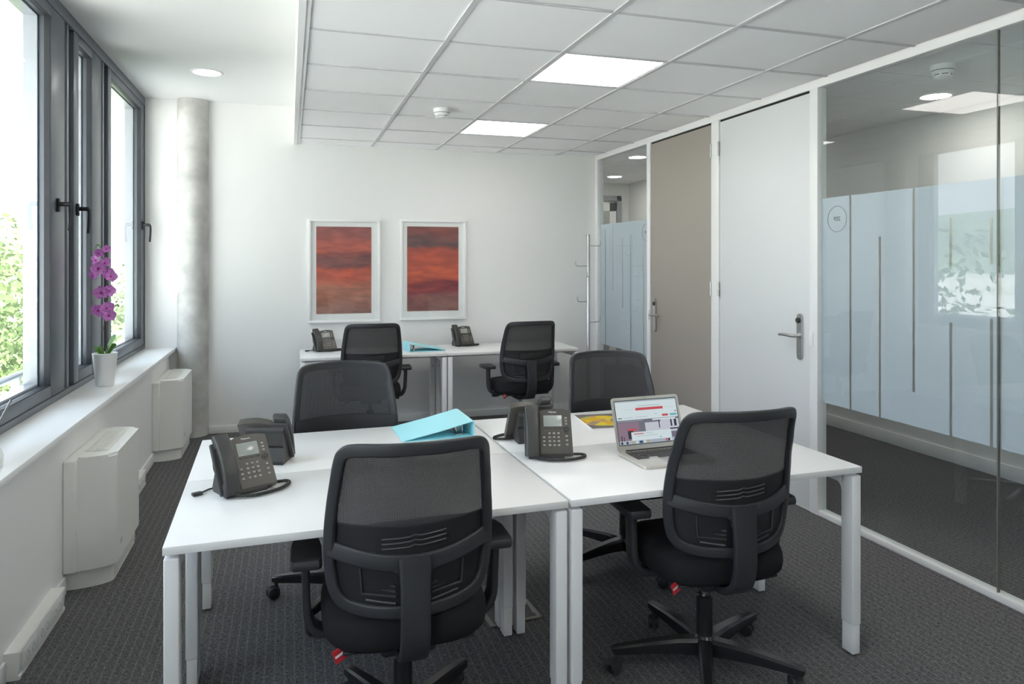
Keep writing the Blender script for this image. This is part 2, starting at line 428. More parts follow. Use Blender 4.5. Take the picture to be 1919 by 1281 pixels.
# suspended ceiling: tiles and bars
ceil = sroot('ceiling', 'suspended ceiling of white square tiles')
colx = [XBH + .045, .717, 1.317, 1.917, 2.517, XR - .03]
rowy = [YB] + [3.368 + .6 * k for k in range(5, -9, -1)] + [YF]
lights = {(2, 3.368), (2, 5.168), (2, 1.568), (2, -.232)}
tile_me = {}
for ci in range(5):
    x0, x1 = colx[ci], colx[ci + 1]
    for ri in range(len(rowy) - 1):
        y1, y0 = rowy[ri], rowy[ri + 1]
        if any(ci == k and abs(y0 - yy) < .01 for k, yy in lights): continue
        key = (round(x1 - x0, 3), round(y1 - y0, 3))
        dz = random.uniform(-.0015, .0015)
        if key not in tile_me:
            o = obj('ceiling_tile', box(0, x1 - x0, 0, y1 - y0, 0, .018), 'tile', ceil, smooth=0, loc=(x0, y0, ZC + .004 + dz)); tile_me[key] = o.data
        else:
            o = bpy.data.objects.new('ceiling_tile', tile_me[key]); C.objects.link(o); o.parent = ceil; o.location = (x0, y0, ZC + .004 + dz)
for x in colx[1:5]:
    obj('grid_bar', box(x - .012, x + .012, YF, YB, ZC - .003, ZC + .003), 'tbar', ceil, smooth=0)
for y in rowy[1:-1]:
    obj('cross_bar', box(colx[0], colx[5], y - .008, y + .008, ZC - .0015, ZC + .0035), 'tbar', ceil, smooth=0)
obj('edge_trim', box(XBH + .03, XBH + .05, YF, YB, ZC - .006, ZC + .006), 'trim_white', ceil, smooth=0)
obj('edge_trim', box(colx[0], colx[5], YB - .022, YB, ZC - .004, ZC + .004), 'trim_white', ceil, smooth=0)

# ------------------------------------------------------------------ windows
def window(name, y0, y1, sl, sr, handle, label):
    """y0..y1 the sash, sl / sr the stile widths at the near and far side"""
    w = sroot(name, label)
    bm = bmesh.new()
    bx(bm, XW - .055, XW, y0, y0 + sl, ZS + .035, 2.79, .003); bx(bm, XW - .055, XW, y1 - sr, y1, ZS + .035, 2.79, .003)
    bx(bm, XW - .055, XW, y0 + sl - .01, y1 - sr + .01, ZS + .035, .85, .003); bx(bm, XW - .055, XW, y0 + sl - .01, y1 - sr + .01, 2.738, 2.79, .003)
    obj('sash', bm, 'dark_frame', w)
    bm = bmesh.new()
    for a, bq in ((y0 + sl - .002, y0 + sl + .004), (y1 - sr - .004, y1 - sr + .002)): bx(bm, XW - .03, XW - .003, a, bq, .848, 2.74)
    bx(bm, XW - .03, XW - .003, y0 + sl, y1 - sr, .848, .853); bx(bm, XW - .03, XW - .003, y0 + sl, y1 - sr, 2.735, 2.74)
    obj('gasket', bm, 'gasket', w, smooth=0)
    obj('pane', box(XW - .036, XW - .030, y0 + sl - .008, y1 - sr + .008, .84, 2.745), 'glass_window', w, smooth=0)
    bm = bmesh.new()       # outer frame behind the glass
    for a, bq in ((y0 + sl - .03, y0 + sl + .012), (y1 - sr - .012, y1 - sr + .03)): bx(bm, XW - .12, XW - .058, a, bq, ZS, 2.8)
    bx(bm, XW - .12, XW - .058, y0, y1, ZS, .862); bx(bm, XW - .12, XW - .058, y0, y1, 2.73, 2.8)
    obj('outer_frame', bm, 'frame_light', w, smooth=0)
    if handle is not None:
        yh = handle
        h = bmesh.new()
        bx(h, XW, XW + .012, yh - .016, yh + .016, 1.745, 1.815, .004)
        tube(h, [(XW + .01, yh, 1.785), (XW + .06, yh, 1.785)], .012, 12)
        tube(h, catmull([(XW + .052, yh, 1.79), (XW + .062, yh, 1.775), (XW + .063, yh, 1.72), (XW + .058, yh, 1.645)], 4), .0085, 8)
        obj('handle', h, 'gasket', w)
    return w
window('window_1', 3.15, 4.434, .10, .237, 4.30, 'wide dark framed window, nearest the white device')
window('window_2', 4.605, 5.218, .097, .223, 4.66, 'narrow dark framed window beside the orchid')
window('window_3', 5.404, 6.66, .09, .135, 6.56, 'wide dark framed window by the concrete column')
window('added_window_4', 1.75, 3.0, .10, .20, None, 'wide dark framed window added out of view for daylight')  # this and the next two: unseen, added to let in more daylight
window('added_window_5', .40, 1.62, .10, .20, None, 'wide dark framed window added out of view for daylight')
window('added_window_6', -1.5, .26, .10, .20, None, 'wide dark framed window added out of view for daylight')
fr = sroot('window_frame', 'dark grey aluminium frame around the windows')
obj('bottom_rail', box(XW - .06, XW + .004, YF, YB, ZS, ZS + .033, .002), 'dark_frame', fr)
obj('top_rail', box(XW - .06, XW + .004, YF, YB, 2.792, ZP, .002), 'dark_frame', fr)
for a, bq in ((4.434, 4.605), (5.218, 5.404), (3.0, 3.15), (1.62, 1.75), (.26, .40)):
    obj('mullion', box(XW - .09, XW - .03, a, bq, ZS + .03, 2.8), 'gasket', fr, smooth=0)  # black for the gasket strips, with the shadow gaps between sashes painted in
    c = (a + bq) / 2
    obj('mullion_bar', box(XW - .035, XW - .006, c - .014, c + .010, ZS + .03, 2.795, .003), 'frame_light', fr)
obj('jamb', box(XW - .06, XW + .004, 6.66, YB, ZS, 2.8), 'dark_frame', fr, smooth=0)
obj('jamb', box(XW - .06, XW + .004, YF, -1.5, ZS, 2.8), 'dark_frame', fr, smooth=0)

# ------------------------------------------------------------------ glass partition with the doors
FT = .045                                         # frame depth
wr_ = sroot('wall_right', 'glass partition with white metal frame')
def fr_box(name, y0, y1, z0, z1, dx0=-.0, dx1=.06, bev=.002): return obj(name, box(XR + dx0, XR + dx1, y0, y1, z0, z1, bev), 'white_metal', wr_)
fr_box('top_rail', YF, YB, ZC - .035, ZC + .03)
fr_box('bottom_rail', YF, 3.475, 0, .03); fr_box('bottom_rail', 5.585, YB, 0, .03)
fr_box('post', 3.475, 3.542, 0, ZC - .035, -.004); fr_box('post', 4.486, 4.582, 0, ZC - .035, -.004)
fr_box('post', 5.518, 5.575, 0, ZC - .035, -.004); fr_box('post', 6.615, YB, 0, ZC - .035, -.004)
fr_box('threshold', 3.475, 5.575, 0, .004, .005, .055, 0)
GX0, GX1 = XR + .018, XR + .030
for y0, y1 in ((5.575, 6.615), (2.379, 3.475), (1.28, 2.373), (.18, 1.274), (YF, .174)):
    obj('glass_pane', box(GX0, GX1, y0, y1, .03, ZC - .035), 'glass_clear', wr_, smooth=0)
for y in (2.376, 1.277, .177):
    obj('pane_joint', box(GX0 - .0005, GX1 + .0005, y - .003, y + .003, .03, ZC - .035), 'phone_key', wr_, smooth=0)
# frosted film on the corridor side of each pane; clear stripes stay open
ZF0, ZF1 = .66, 1.852
def film(y0, y1, stripes):
    FX0, FX1 = GX1 + .0030, GX1 + .0038
    ys = sorted(stripes, key=lambda s: s[0]); cur = y0; w = .0075
    for yc, segs in ys:
        if yc - w > cur: obj('film_strip', box(FX0, FX1, cur, yc - w, ZF0, ZF1), 'film', wr_, smooth=0)
        zz = ZF0
        for a, bq in sorted(segs) + [(ZF1, ZF1)]:
            if a - zz > .004: obj('film_strip', box(FX0, FX1, yc - w, yc + w, zz, a), 'film', wr_, smooth=0)
            zz = bq
        cur = yc + w
    if y1 > cur: obj('film_strip', box(FX0, FX1, cur, y1, ZF0, ZF1), 'film', wr_, smooth=0)
film(2.381, 3.475, [(3.257, [(ZF0, ZF1)]), (3.048, [(ZF0, 1.615)]), (2.833, [(.83, ZF1)]), (2.622, [(ZF0, 1.194), (1.445, 1.69)]), (2.416, [(ZF0, 1.23), (1.47, 1.675)])])
film(1.28, 2.371, [(2.15, [(ZF0, ZF1)]), (1.9, [(ZF0, 1.5)]), (1.65, [(.9, ZF1)])])
film(.18, 1.272, [(.95, [(ZF0, ZF1)]), (.6, [(ZF0, 1.5)])])
film(YF, .172, [])
film(5.577, 6.613, [(5.70, [(ZF0, 1.66)]), (5.95, [(ZF0, 1.69)]), (6.12, [(1.05, 1.7)]), (6.33, [(1.2, ZF1)]), (6.50, [(ZF0, 1.80)])])
# room number, printed to be read from the corridor
def roomno(yc, zc, body):
    bm = bmesh.new(); R = .073
    sweep(bm, [Vector((GX1 + .0015, yc + R * cos(2 * pi * k / 48), zc + R * sin(2 * pi * k / 48))) for k in range(48)], circ(.0012, 6), closed=True)
    obj('number_ring', bm, 'phone_key', wr_)
    M = Matrix.Translation((GX1 + .0015, yc, zc)) @ Matrix(((0, 0, 1, 0), (1, 0, 0, 0), (0, 1, 0, 0), (0, 0, 0, 1)))
    text_mesh('room_number', body, .036, 'phone_key', wr_, M)
roomno(3.358, 1.726, '209'); roomno(5.655, 1.74, '210')

def door(name, y0, y1, mat, hinge_hi, label):
    d = sroot(name, label)
    zt = ZC - .045
    obj('leaf', box(XR + .004, XR + .044, y0 + .005, y1 - .005, .008, zt - .006, .002), mat, d)
    bm = bmesh.new(); bx(bm, XR + .012, XR + .05, y0 - .001, y0 + .005, 0, zt); bx(bm, XR + .012, XR + .05, y1 - .005, y1 + .001, 0, zt); bx(bm, XR + .012, XR + .05, y0, y1, zt - .006, zt + .011)
    obj('seam', bm, 'seam_black', d, smooth=0)
    yh = y1 if hinge_hi else y0; s = -1 if hinge_hi else 1
    for z in (2.295, 1.285, .25):
        bm = bmesh.new()
        tube(bm, [(XR - .006, yh, z - .05), (XR - .006, yh, z - .002)], .0075, 10); tube(bm, [(XR - .006, yh, z + .002), (XR - .006, yh, z + .05)], .0075, 10)
        obj('hinge', bm, 'steel', d)
    yk = (y0 + .085) if hinge_hi else (y1 - .085)
    bm = bmesh.new()
    prism(bm, [(yk + p[0], 1.03 + p[1]) for p in rrect(.042, .275, .018, 5)], XR - .010, XR + .006, 'x')
    pl = obj('handle_plate', bm, 'steel', d)
    hd = 1 if hinge_hi else -1
    bm = bmesh.new()
    tube(bm, [(XR - .008, yk, 1.035), (XR - .016, yk, 1.035)], .017, 16)
    sweep(bm, catmull([(XR - .010, yk, 1.035), (XR - .045, yk, 1.035), (XR - .058, yk + .018 * hd, 1.035), (XR - .056, yk + .08 * hd, 1.037), (XR - .046, yk + .135 * hd, 1.033)], 6), circ(.0095, 10))
    obj('lever', bm, 'steel', d)
    bm = bmesh.new(); lathe(bm, [(0, 0), (.017, 0), (.017, .008), (.013, .013), (0, .014)], 20, M=Matrix.Translation((XR - .010, yk + .004 * hd, 1.128)) @ Matrix.Rotation(-pi / 2, 4, 'Y'))
    obj('reader', bm, 'black_plastic', d)
    bm = bmesh.new(); ys = y0 if hinge_hi else y1; q = -1 if hinge_hi else 1
    bx(bm, XR - .012, XR - .003, min(ys + .006 * q, ys + .034 * q), max(ys + .006 * q, ys + .034 * q), .985, 1.07, .002)
    bx(bm, XR - .0135, XR - .0115, min(ys + .006 * q, ys + .024 * q), max(ys + .006 * q, ys + .024 * q), 1.005, 1.05)
    obj('strike_plate', bm, 'trim_white', d)
    return d
door('door_1', 4.582, 5.518, 'door_taupe', False, 'taupe door with steel lever handle')
door('door_2', 3.542, 4.486, 'door_white', True, 'white door with steel lever handle')

# ------------------------------------------------------------------ corridor
struct(obj('wall_corridor', box(XC, XC + .12, YF, YE, 0, 3.0), 'paint_white', smooth=0), 'white corridor wall')
struct(obj('baseboard_corridor', box(XC - .014, XC, YF, YE - .1, 0, .10, .003), 'trim_white'))
struct(obj('wall_corridor_end', box(XR - .1, XC, YE, YE + .12, 0, 3.0), 'paint_white', smooth=0))
struct(obj('wall_corridor_left', box(XR - .03, XR + .09, YB, YE, 0, 3.0), 'paint_white', smooth=0))
kc = sroot('ceiling_corridor', 'tiled corridor ceiling')
yy = YF
while yy < YE - .01:
    for x0, x1 in ((XR + .06, 3.55), (3.55, 4.15), (4.15, XC)):
        obj('ceiling_tile', box(x0 + .004, x1 - .004, yy + .004, min(yy + .6, YE) - .004, ZK + .002, ZK + .02), 'tile', kc, smooth=0)
    yy += .6
obj('tile_backing', box(XR + .06, XC, YF, YE, ZK + .016, ZK + .022), 'tbar', kc, smooth=0)
d3 = sroot('door_3', 'glazed door at the corridor end')
bm = bmesh.new()
for a in (3.55, 4.47): bx(bm, a, a + .07, YE - .06, YE, 0, 2.42)
bx(bm, 3.55, 4.54, YE - .06, YE, 2.35, 2.42)
obj('door_frame', bm, 'frame_light', d3, smooth=0)
bm = bmesh.new(); bx(bm, 3.64, 3.74, YE - .05, YE - .01, .02, 2.32); bx(bm, 4.36, 4.46, YE - .05, YE - .01, .02, 2.32); bx(bm, 3.64, 4.46, YE - .05, YE - .01, .02, .2); bx(bm, 3.64, 4.46, YE - .05, YE - .01, 2.2, 2.32)
obj('leaf_frame', bm, 'trim_white', d3, smooth=0)
obj('pane', box(3.74, 4.36, YE - .034, YE - .028, .2, 2.2), 'lcd', d3, smooth=0)

# ------------------------------------------------------------------ lamps, detectors
def panel_light(x0, y0, label):
    t = thing('ceiling_light', label, 'ceiling light', (x0 + .3, y0 + .3, ZC), group='square LED panels')
    bm = bmesh.new()
    for a in ((-.288, .288, -.288, -.276), (-.288, .288, .276, .288), (-.288, -.276, -.276, .276), (.276, .288, -.276, .276)): bx(bm, *a, .0, .012)
    obj('frame', bm, 'trim_white', t, smooth=0)
    obj('diffuser', box(-.276, .276, -.276, .276, .001, .010), 'led', t, smooth=0)
panel_light(1.317, 3.368, 'square LED panel in the tiled ceiling above the white door')
panel_light(1.317, 5.168, 'square LED panel in the tiled ceiling in front of the red pictures')
panel_light(1.317, 1.568, 'added unseen LED panel in the tiled ceiling above the laptop chair')  # out of view, added to light the room
panel_light(1.317, -.232, 'added unseen LED panel in the tiled ceiling near the front wall')  # behind the camera, added for its light
def down(x, y, z, r, label, lamp='downlight_corridor'):
    t = thing('downlight', label, 'ceiling light', (x, y, z), group='round downlights')
    bm = bmesh.new(); lathe(bm, [(r * .90, .002), (r * .90, -.006), (r * .98, -.008), (r * 1.1, -.002), (r * 1.1, .002)], 40)
    obj('trim_ring', bm, 'trim_white', t)
    bm = bmesh.new(); lathe(bm, [(r * .91, -.004), (r * .5, -.0055), (0, -.006)], 40); obj('diffuser', bm, lamp, t)
down(-.575, 5.637, ZP, .105, 'round downlight in the smooth ceiling near the concrete column', 'downlight')
down(-.575, 1.6, ZP, .105, 'round downlight in the smooth ceiling above the wide window', 'downlight')
down(4.16, 3.77, ZK, .10, 'round downlight in the corridor opposite the smoke detector')
down(3.55, 6.92, ZK, .10, 'round downlight in the corridor just past the taupe door')
down(4.08, 8.6, ZK, .10, 'round downlight in the corridor before the glazed end door')
down(3.9, .6, ZK, .10, 'added unseen downlight in the corridor beyond the nearest glass panes')  # extra fixture out of view, added to brighten the corridor
def detector(x, y, z, s, label, rz=0):
    t = thing('smoke_detector', label, 'smoke detector', (x, y, z), rz, 'smoke detectors')
    bm = bmesh.new(); lathe(bm, [(.052 * s, 0), (.052 * s, -.018 * s), (.049 * s, -.024 * s), (0, -.024 * s)], 32); obj('base', bm, 'trim_white', t)
    bm = bmesh.new(); lathe(bm, [(.046 * s, -.023 * s), (.047 * s, -.0255 * s), (.046 * s, -.028 * s)], 32); obj('seam', bm, 'slot_dark', t)
    bm = bmesh.new(); lathe(bm, [(.047 * s, -.027 * s), (.047 * s, -.034 * s), (.038 * s, -.043 * s)], 32); lathe(bm, [(.033 * s, -.042 * s), (.031 * s, -.053 * s), (.020 * s, -.058 * s), (0, -.059 * s)], 32)
    for k in range(6):
        a = k * pi / 3; bx(bm, -.004 * s, .004 * s, .029 * s, .040 * s, -.054 * s, -.041 * s, M=Matrix.Rotation(a, 4, 'Z'))
    obj('sensor_head', bm, 'trim_white', t)
    bm = bmesh.new(); lathe(bm, [(.037 * s, -.043 * s), (.030 * s, -.046 * s), (.028 * s, -.051 * s), (.0 * s, -.052 * s)], 32); obj('sensor_gap', bm, 'slot_dark', t)
detector(1.009, 4.886, ZC + .003, 1.15, 'white smoke detector on the tiled office ceiling')
detector(3.56, 3.18, ZK + .002, 1.25, 'white smoke detector on the corridor ceiling behind the glass')

# ------------------------------------------------------------------ pictures
def picture(x0, x1, z0, z1, ix0, ix1, iz0, iz1, mat, label):
    cx, cz = (x0 + x1) / 2, (z0 + z1) / 2
    t = thing('framed_picture', label, 'picture', (cx, YB, cz), group='sunset pictures on the back wall')
    w, h = (x1 - x0) / 2, (z1 - z0) / 2
    bm = bmesh.new(); f = .022
    bx(bm, -w, w, -.03, 0, h - f, h, .003); bx(bm, -w, w, -.03, 0, -h, -h + f, .003); bx(bm, -w, -w + f, -.03, 0, -h + f, h - f, .003); bx(bm, w - f, w, -.03, 0, -h + f, h - f, .003)
    obj('frame', bm, 'trim_white', t)
    obj('mat_board', box(-w + f, w - f, -.012, -.002, -h + f, h - f), 'paper', t, smooth=0)
    iw, ih = (ix1 - ix0) / 2, (iz1 - iz0) / 2
    obj('print', box(-iw, iw, -.0145, -.012, -ih, ih), mat, t, smooth=0, loc=((ix0 + ix1) / 2 - cx, 0, (iz0 + iz1) / 2 - cz))
    obj('glass', box(-w + f, w - f, -.019, -.0165, -h + f, h - f), 'glass_picture', t, smooth=0)
picture(.159, .797, .931, 1.865, .228, .715, 1.012, 1.798, 'print_one', 'white framed red sunset print with paler bottom, nearer the concrete column')
picture(.979, 1.605, .937, 1.874, 1.044, 1.532, 1.02, 1.81, 'print_two', 'white framed red sunset print with dark cloud along its top')

# ------------------------------------------------------------------ desks
ZD = .712
def make_desk():
    W, D = 1.19, .612
    t = thing('desk', '', 'desk')
    obj('tabletop', box(-W / 2, W / 2, -D / 2, D / 2, ZD - .024, ZD, .0025), 'laminate', t)
    lw, ld = .040, .060
    for sx in (-1, 1):
        for sy in (-1, 1):
            cx, cy = sx * (W / 2 - lw / 2 - .002), sy * (D / 2 - ld / 2 - .003)
            bm = bmesh.new()
            bx(bm, cx - lw / 2, cx + lw / 2, cy - ld / 2, cy + ld / 2, .115, ZD - .034, .005, 3)
            lg = obj('leg', bm, 'white_metal', t)
            bm = bmesh.new(); bx(bm, cx - lw / 2 + .003, cx + lw / 2 - .003, cy - ld / 2 + .003, cy + ld / 2 - .003, .006, .13, .002)
            ex = obj('leg_extension', bm, 'white_metal', lg)
            bm = bmesh.new(); lathe(bm, [(0, 0), (.013, 0), (.013, .007), (0, .007)], 16, cx, cy); obj('foot', bm, 'black_plastic', lg)
            if sy > 0:
                bm = bmesh.new(); lathe(bm, [(.009, 0), (.009, .002), (.004, .003), (0, .001)], 16, M=Matrix.Translation((cx + .004, cy - ld / 2 + .0005, .53)) @ Matrix.Rotation(pi / 2, 4, 'X')); obj('bolt', bm, 'steel', lg)
    for sx in (-1, 1):
        cx = sx * (W / 2 - lw / 2 - .002)
        bm = bmesh.new(); bx(bm, cx - lw / 2, cx + lw / 2, -D / 2 + .05, D / 2 - .05, ZD - .074, ZD - .034, .004)
        # rounded gusset at the inner corners
        for sy in (-1, 1):
            y = sy * (D / 2 - .062); pts = [(y, ZD - .07)] + [(y - sy * (.03 - .03 * sin(a)), ZD - .07 - (.03 - .03 * cos(a))) for a in [k * pi / 10 for k in range(6)]]
            prism(bm, pts, cx - lw / 2 + .001, cx + lw / 2 - .001, 'x')
        obj('side_rail', bm, 'white_metal', t)
        for y in (-.2, .2): obj('spacer', box(cx - .015, cx + .015, y - .03, y + .03, ZD - .035, ZD - .0235), 'white_metal', t, smooth=0)
    obj('beam', box(-W / 2 + .04, W / 2 - .04, -.02, .02, ZD - .07, ZD - .035, .002), 'white_metal', t)
    return t
PHI = .026; CX, CY = .848, 2.772
def desk_at(u, v): return (CX + u * cos(PHI) - v * sin(PHI), CY + u * sin(PHI) + v * cos(PHI), 0)
dk = make_desk()
L = 'white desk of the group of four, '
dk.location = desk_at(-.598, -.309); dk.rotation_euler = (0, 0, PHI); dk['label'] = L + 'under the phone that faces the parapet chair row'; dk['group'] = 'white desks'
dk['label'] = L + 'with a phone but no laptop or papers'
dup(dk, desk_at(.602, -.309), PHI, L + 'carrying the laptop')
dup(dk, desk_at(-.598, .309), PHI, L + 'carrying the teal binder')
dup(dk, desk_at(.602, .309), PHI, L + 'carrying the magazine')
dup(dk, (.676, 6.24, 0), -.008, 'white desk against the back wall with a teal binder lying on it')
dup(dk, (1.872, 6.23, 0), -.008, 'white desk against the back wall beside the coat stand')

# ------------------------------------------------------------------ office chair (faces +y, origin on the floor under the column)
def lerp_tab(tab, z):
    if z <= tab[0][0]: return tab[0][1]
    for (a, va), (b, vb) in zip(tab, tab[1:]):
        if z <= b:
            t = (z - a) / (b - a); t = t * t * (3 - 2 * t) * .5 + t * .5
            return va + (vb - va) * t
    return tab[-1][1]
def by(x, z, off=0):
    ya = lerp_tab([(.48, -.228), (.58, -.245), (.70, -.258), (.80, -.270), (.90, -.292), (1.02, -.328)], z)
    return ya + .100 * (x / .235) ** 2 + off
half = [(0, .496), (.07, .497), (.14, .502), (.195, .516), (.225, .550), (.237, .60), (.242, .66), (.241, .74), (.234, .82), (.224, .90), (.217, .948), (.208, .976), (.183, .991), (.11, .996), (0, .998)]
loop2 = half + [(-x, z) for x, z in reversed(half[1:-1])]
outline = catmull([Vector((x, 0, z)) for x, z in loop2], 4, closed=True)
rhalf = sorted([(p.z, p.x) for p in outline if p.x >= 0])
def halfw(z):
    best = 0
    for (a, xa), (b, xb) in zip(rhalf, rhalf[1:]):
        if a <= z <= b and b > a: best = max(best, xa + (xb - xa) * (z - a) / (b - a))
    return best
def make_chair():
    t = thing('office_chair', '', 'chair')
    # star base
    bm = bmesh.new()
    for k in range(5):
        a = 2 * pi * k / 5; M = Matrix.Rotation(a, 4, 'Z')
        path = [Vector((.02, 0, .098)), Vector((.10, 0, .100)), Vector((.20, 0, .095)), Vector((.30, 0, .086)), Vector((.335, 0, .082)), Vector((.345, 0, .080))]
        wd_ = [.056, .050, .044, .038, .034, .024]; ht = [.058, .050, .040, .030, .026, .020]
        rings = []
        for p, w, h in zip(path, wd_, ht):
            rings.append([bm.verts.new(M @ (p + Vector((0, q[0] * w, q[1] * h - .4 * h + .01)))) for q in ((-.5, -.5), (.5, -.5), (.5, .3), (.32, .5), (-.32, .5), (-.5, .3))])
        for r0, r1 in zip(rings, rings[1:]):
            for i in range(6): bm.faces.new((r0[i], r0[(i + 1) % 6], r1[(i + 1) % 6], r1[i]))
        bm.faces.new(rings[0]); bm.faces.new(rings[-1])
    lathe(bm, [(.0, .055), (.034, .055), (.038, .07), (.038, .112), (.030, .122), (0, .122)], 24)
    obj('star_base', bm, 'black_gloss', t)
    bm = bmesh.new()
    for s in (-1, 1):
        M = Matrix.Translation((.02, s * .013, .027)) @ Matrix.Rotation(pi / 2, 4, 'X')
        lathe(bm, [(0, -.010), (.018, -.010), (.026, -.007), (.027, 0), (.026, .007), (.018, .010), (0, .010)], 20, M=M)
    prism(bm, [(-.012, .03), (.0, .056), (.03, .056), (.044, .04), (.03, .028)], -.006, .006, 'y')
    tube(bm, [(0.004, 0, .04), (.004, 0, .082)], .008, 10)
    ca = obj('caster', bm, 'black_plastic', t)
    for k in range(5):
        a = 2 * pi * k / 5
        o = ca if k == 0 else bpy.data.objects.new('caster', ca.data)
        if k: C.objects.link(o); o.parent = t
        o.location = (.325 * cos(a), .325 * sin(a), 0); o.rotation_euler = (0, 0, a + [1.9, 2.6, .7, 1.2, 2.2][k])
    bm = bmesh.new(); lathe(bm, [(0, .118), (.029, .118), (.029, .262), (.024, .268), (0, .268)], 24); obj('column_sleeve', bm, 'black_gloss', t)
    bm = bmesh.new(); lathe(bm, [(0, .26), (.014, .26), (.014, .35), (0, .35)], 16); obj('gas_lift', bm, 'chrome', t)
    # mechanism
    bm = bmesh.new(); bx(bm, -.085, .085, -.14, .12, .335, .392, .02, 3); obj('mechanism', bm, 'black_plastic', t)
    for s in (-1, 1):
        bm = bmesh.new(); tube(bm, [(s * .07, .03, .362), (s * .20, .03, .358)], .007, 8)
        if s < 0: bx(bm, -.245, -.185, .012, .05, .345, .366, .006)
        else:
            M = Matrix.Translation((.18, .03, .358)) @ Matrix.Rotation(pi / 2, 4, 'Y'); lathe(bm, [(0, 0), (.013, 0), (.017, .008), (.017, .04), (.019, .043), (.019, .06), (0, .062)], 16, M=M)
        obj('lever', bm, 'black_plastic', t)
    # seat
    bm = bmesh.new(); N = 48; rings = []
    prof = [(.80, .388), (.93, .392), (.985, .408), (1.0, .432), (.995, .456), (.965, .476), (.88, .490), (.70, .496), (.40, .494)]
    for s, z in prof:
        ring = []
        for i in range(N):
            a = 2 * pi * i / N; e = 2 / 3.6
            x = .245 * s * math.copysign(abs(cos(a)) ** e, cos(a)); y = .235 * s * math.copysign(abs(sin(a)) ** e, sin(a)) + .015
            dz = -.03 * max(0, (y - .12) / .13) ** 2
            ring.append(bm.verts.new((x, y, z + dz)))
        rings.append(ring)
    for r0, r1 in zip(rings, rings[1:]):
        for i in range(N): bm.faces.new((r0[i], r0[(i + 1) % N], r1[(i + 1) % N], r1[i]))
    bm.faces.new(rings[0]); bm.faces.new(rings[-1])
    obj('seat', bm, 'black_fabric', t, smooth=60)
    bm = bmesh.new(); bx(bm, -.19, .19, -.17, .19, .378, .392, .006); obj('seat_pan', bm, 'black_plastic', t)
    # backrest frame: ring + curved crossbar
    bm = bmesh.new()
    path = [Vector((p.x * .935, by(p.x * .935, p.z), .752 + (p.z - .752) * .945)) for p in outline]
    sweep(bm, path, rrect(.036, .017, .006, 3), side=lambda p: (-2 * .100 * p.x / .235 ** 2, 1, 0), closed=True)
    xs = [-.226 + .452 * i / 24 for i in range(25)]
    cb = [Vector((x, by(x, .655 + .030 * (x / .224) ** 2) + .001, .655 + .030 * (x / .224) ** 2)) for x in xs]
    sweep(bm, cb, rrect(.046, .0165, .006, 3), side=(0, 1, 0))
    obj('back_frame', bm, 'black_plastic', t, smooth=50)
    # spine
    sp = catmull([(0, by(0, .67) + .001, .672), (0, -.262, .60), (0, -.268, .52), (0, -.262, .45), (0, -.236, .395), (0, -.18, .362), (0, -.10, .352), (0, -.04, .354)], 5)
    bm = bmesh.new()
    sweep(bm, sp, rrect(.082, .024, .008, 3), side=(0, 1, .35), scale=lambda u: (1.12 - .12 * min(1, u * 6), 1 + .5 * max(0, u - .4)))
    for s in (-1, 1):     # fillets where the spine meets the crossbar
        pts = [(s * .035, .604)] + [(s * (.040 + .022 * (1 - cos(a))), .604 + .034 * sin(a)) for a in [k * pi / 12 for k in range(7)]] + [(s * .035, .65)]
        prism(bm, pts, by(0, .65) - .006, by(0, .65) + .010, 'y')
    obj('spine', bm, 'black_plastic', t, smooth=50)
    # mesh and lower panel
    def panel(z0, z1, nz, off, inset, tilt=0.0):
        bm = bmesh.new(); rows = []
        for j in range(nz + 1):
            row = []
            for i in range(25):
                zz = z0 + (z1 - z0) * j / nz; q = -1 + 2 * i / 24
                ztop = zz
                hw = max(.02, halfw(min(1.0, max(.5, zz))) - inset); x = q * hw
                row.append(bm.verts.new((x, by(x, zz) + off, zz)))
            rows.append(row)
        for r0, r1 in zip(rows, rows[1:]):
            for i in range(24): bm.faces.new((r0[i], r0[i + 1], r1[i + 1], r1[i]))
        return bm
    obj('mesh_back', panel(.755, .988, 14, .008, .014), 'chair_mesh', t, smooth=60)
    bm = panel(.512, .757, 12, .0085, .014)
    r = bmesh.ops.extrude_face_region(bm, geom=bm.faces[:]); 
    for v in [g for g in r['geom'] if isinstance(g, bmesh.types.BMVert)]: v.co.y += .012
    lp = obj('lumbar_panel', bm, 'black_panel', t, smooth=40)
    bm = bmesh.new()
    g = []
    for j in range(3):
        g.append([bm.verts.new((x, by(x, .7) + .0065, .676 + .031 * j + .10 * abs(x) * (j == 0) + .07 * x)) for x in [-.105 + .21 * i / 12 for i in range(13)]])
    for r0, r1 in zip(g, g[1:]):
        for i in range(12): bm.faces.new((r0[i], r0[i + 1], r1[i + 1], r1[i]))
    obj('lumbar_slot', bm, 'seam_black', lp)
    bm = bmesh.new()
    for z in (.722, .708, .694):
        tube(bm, [(x, by(x, z) + .005, z + .07 * x + .006 + (.004 if abs(x) < .012 else 0)) for x in [-.09 + .18 * i / 12 for i in range(13)]], .0024, 6)
    for s in (-1, 1):
        for k in range(3):
            d = .014 * k
            tube(bm, [(s * (.145 - d), by(.14, .6) + .006, .635), (s * (.140 - d), by(.14, .59) + .006, .565 + d), (s * (.05), by(.05, .57) + .006, .558 + d)], .0035, 6)
        tube(bm, [(s * .13, by(.13, .535) + .006, .545), (s * .05, by(.05, .53) + .006, .535)], .004, 6)
    obj('rib', bm, 'rib', lp)
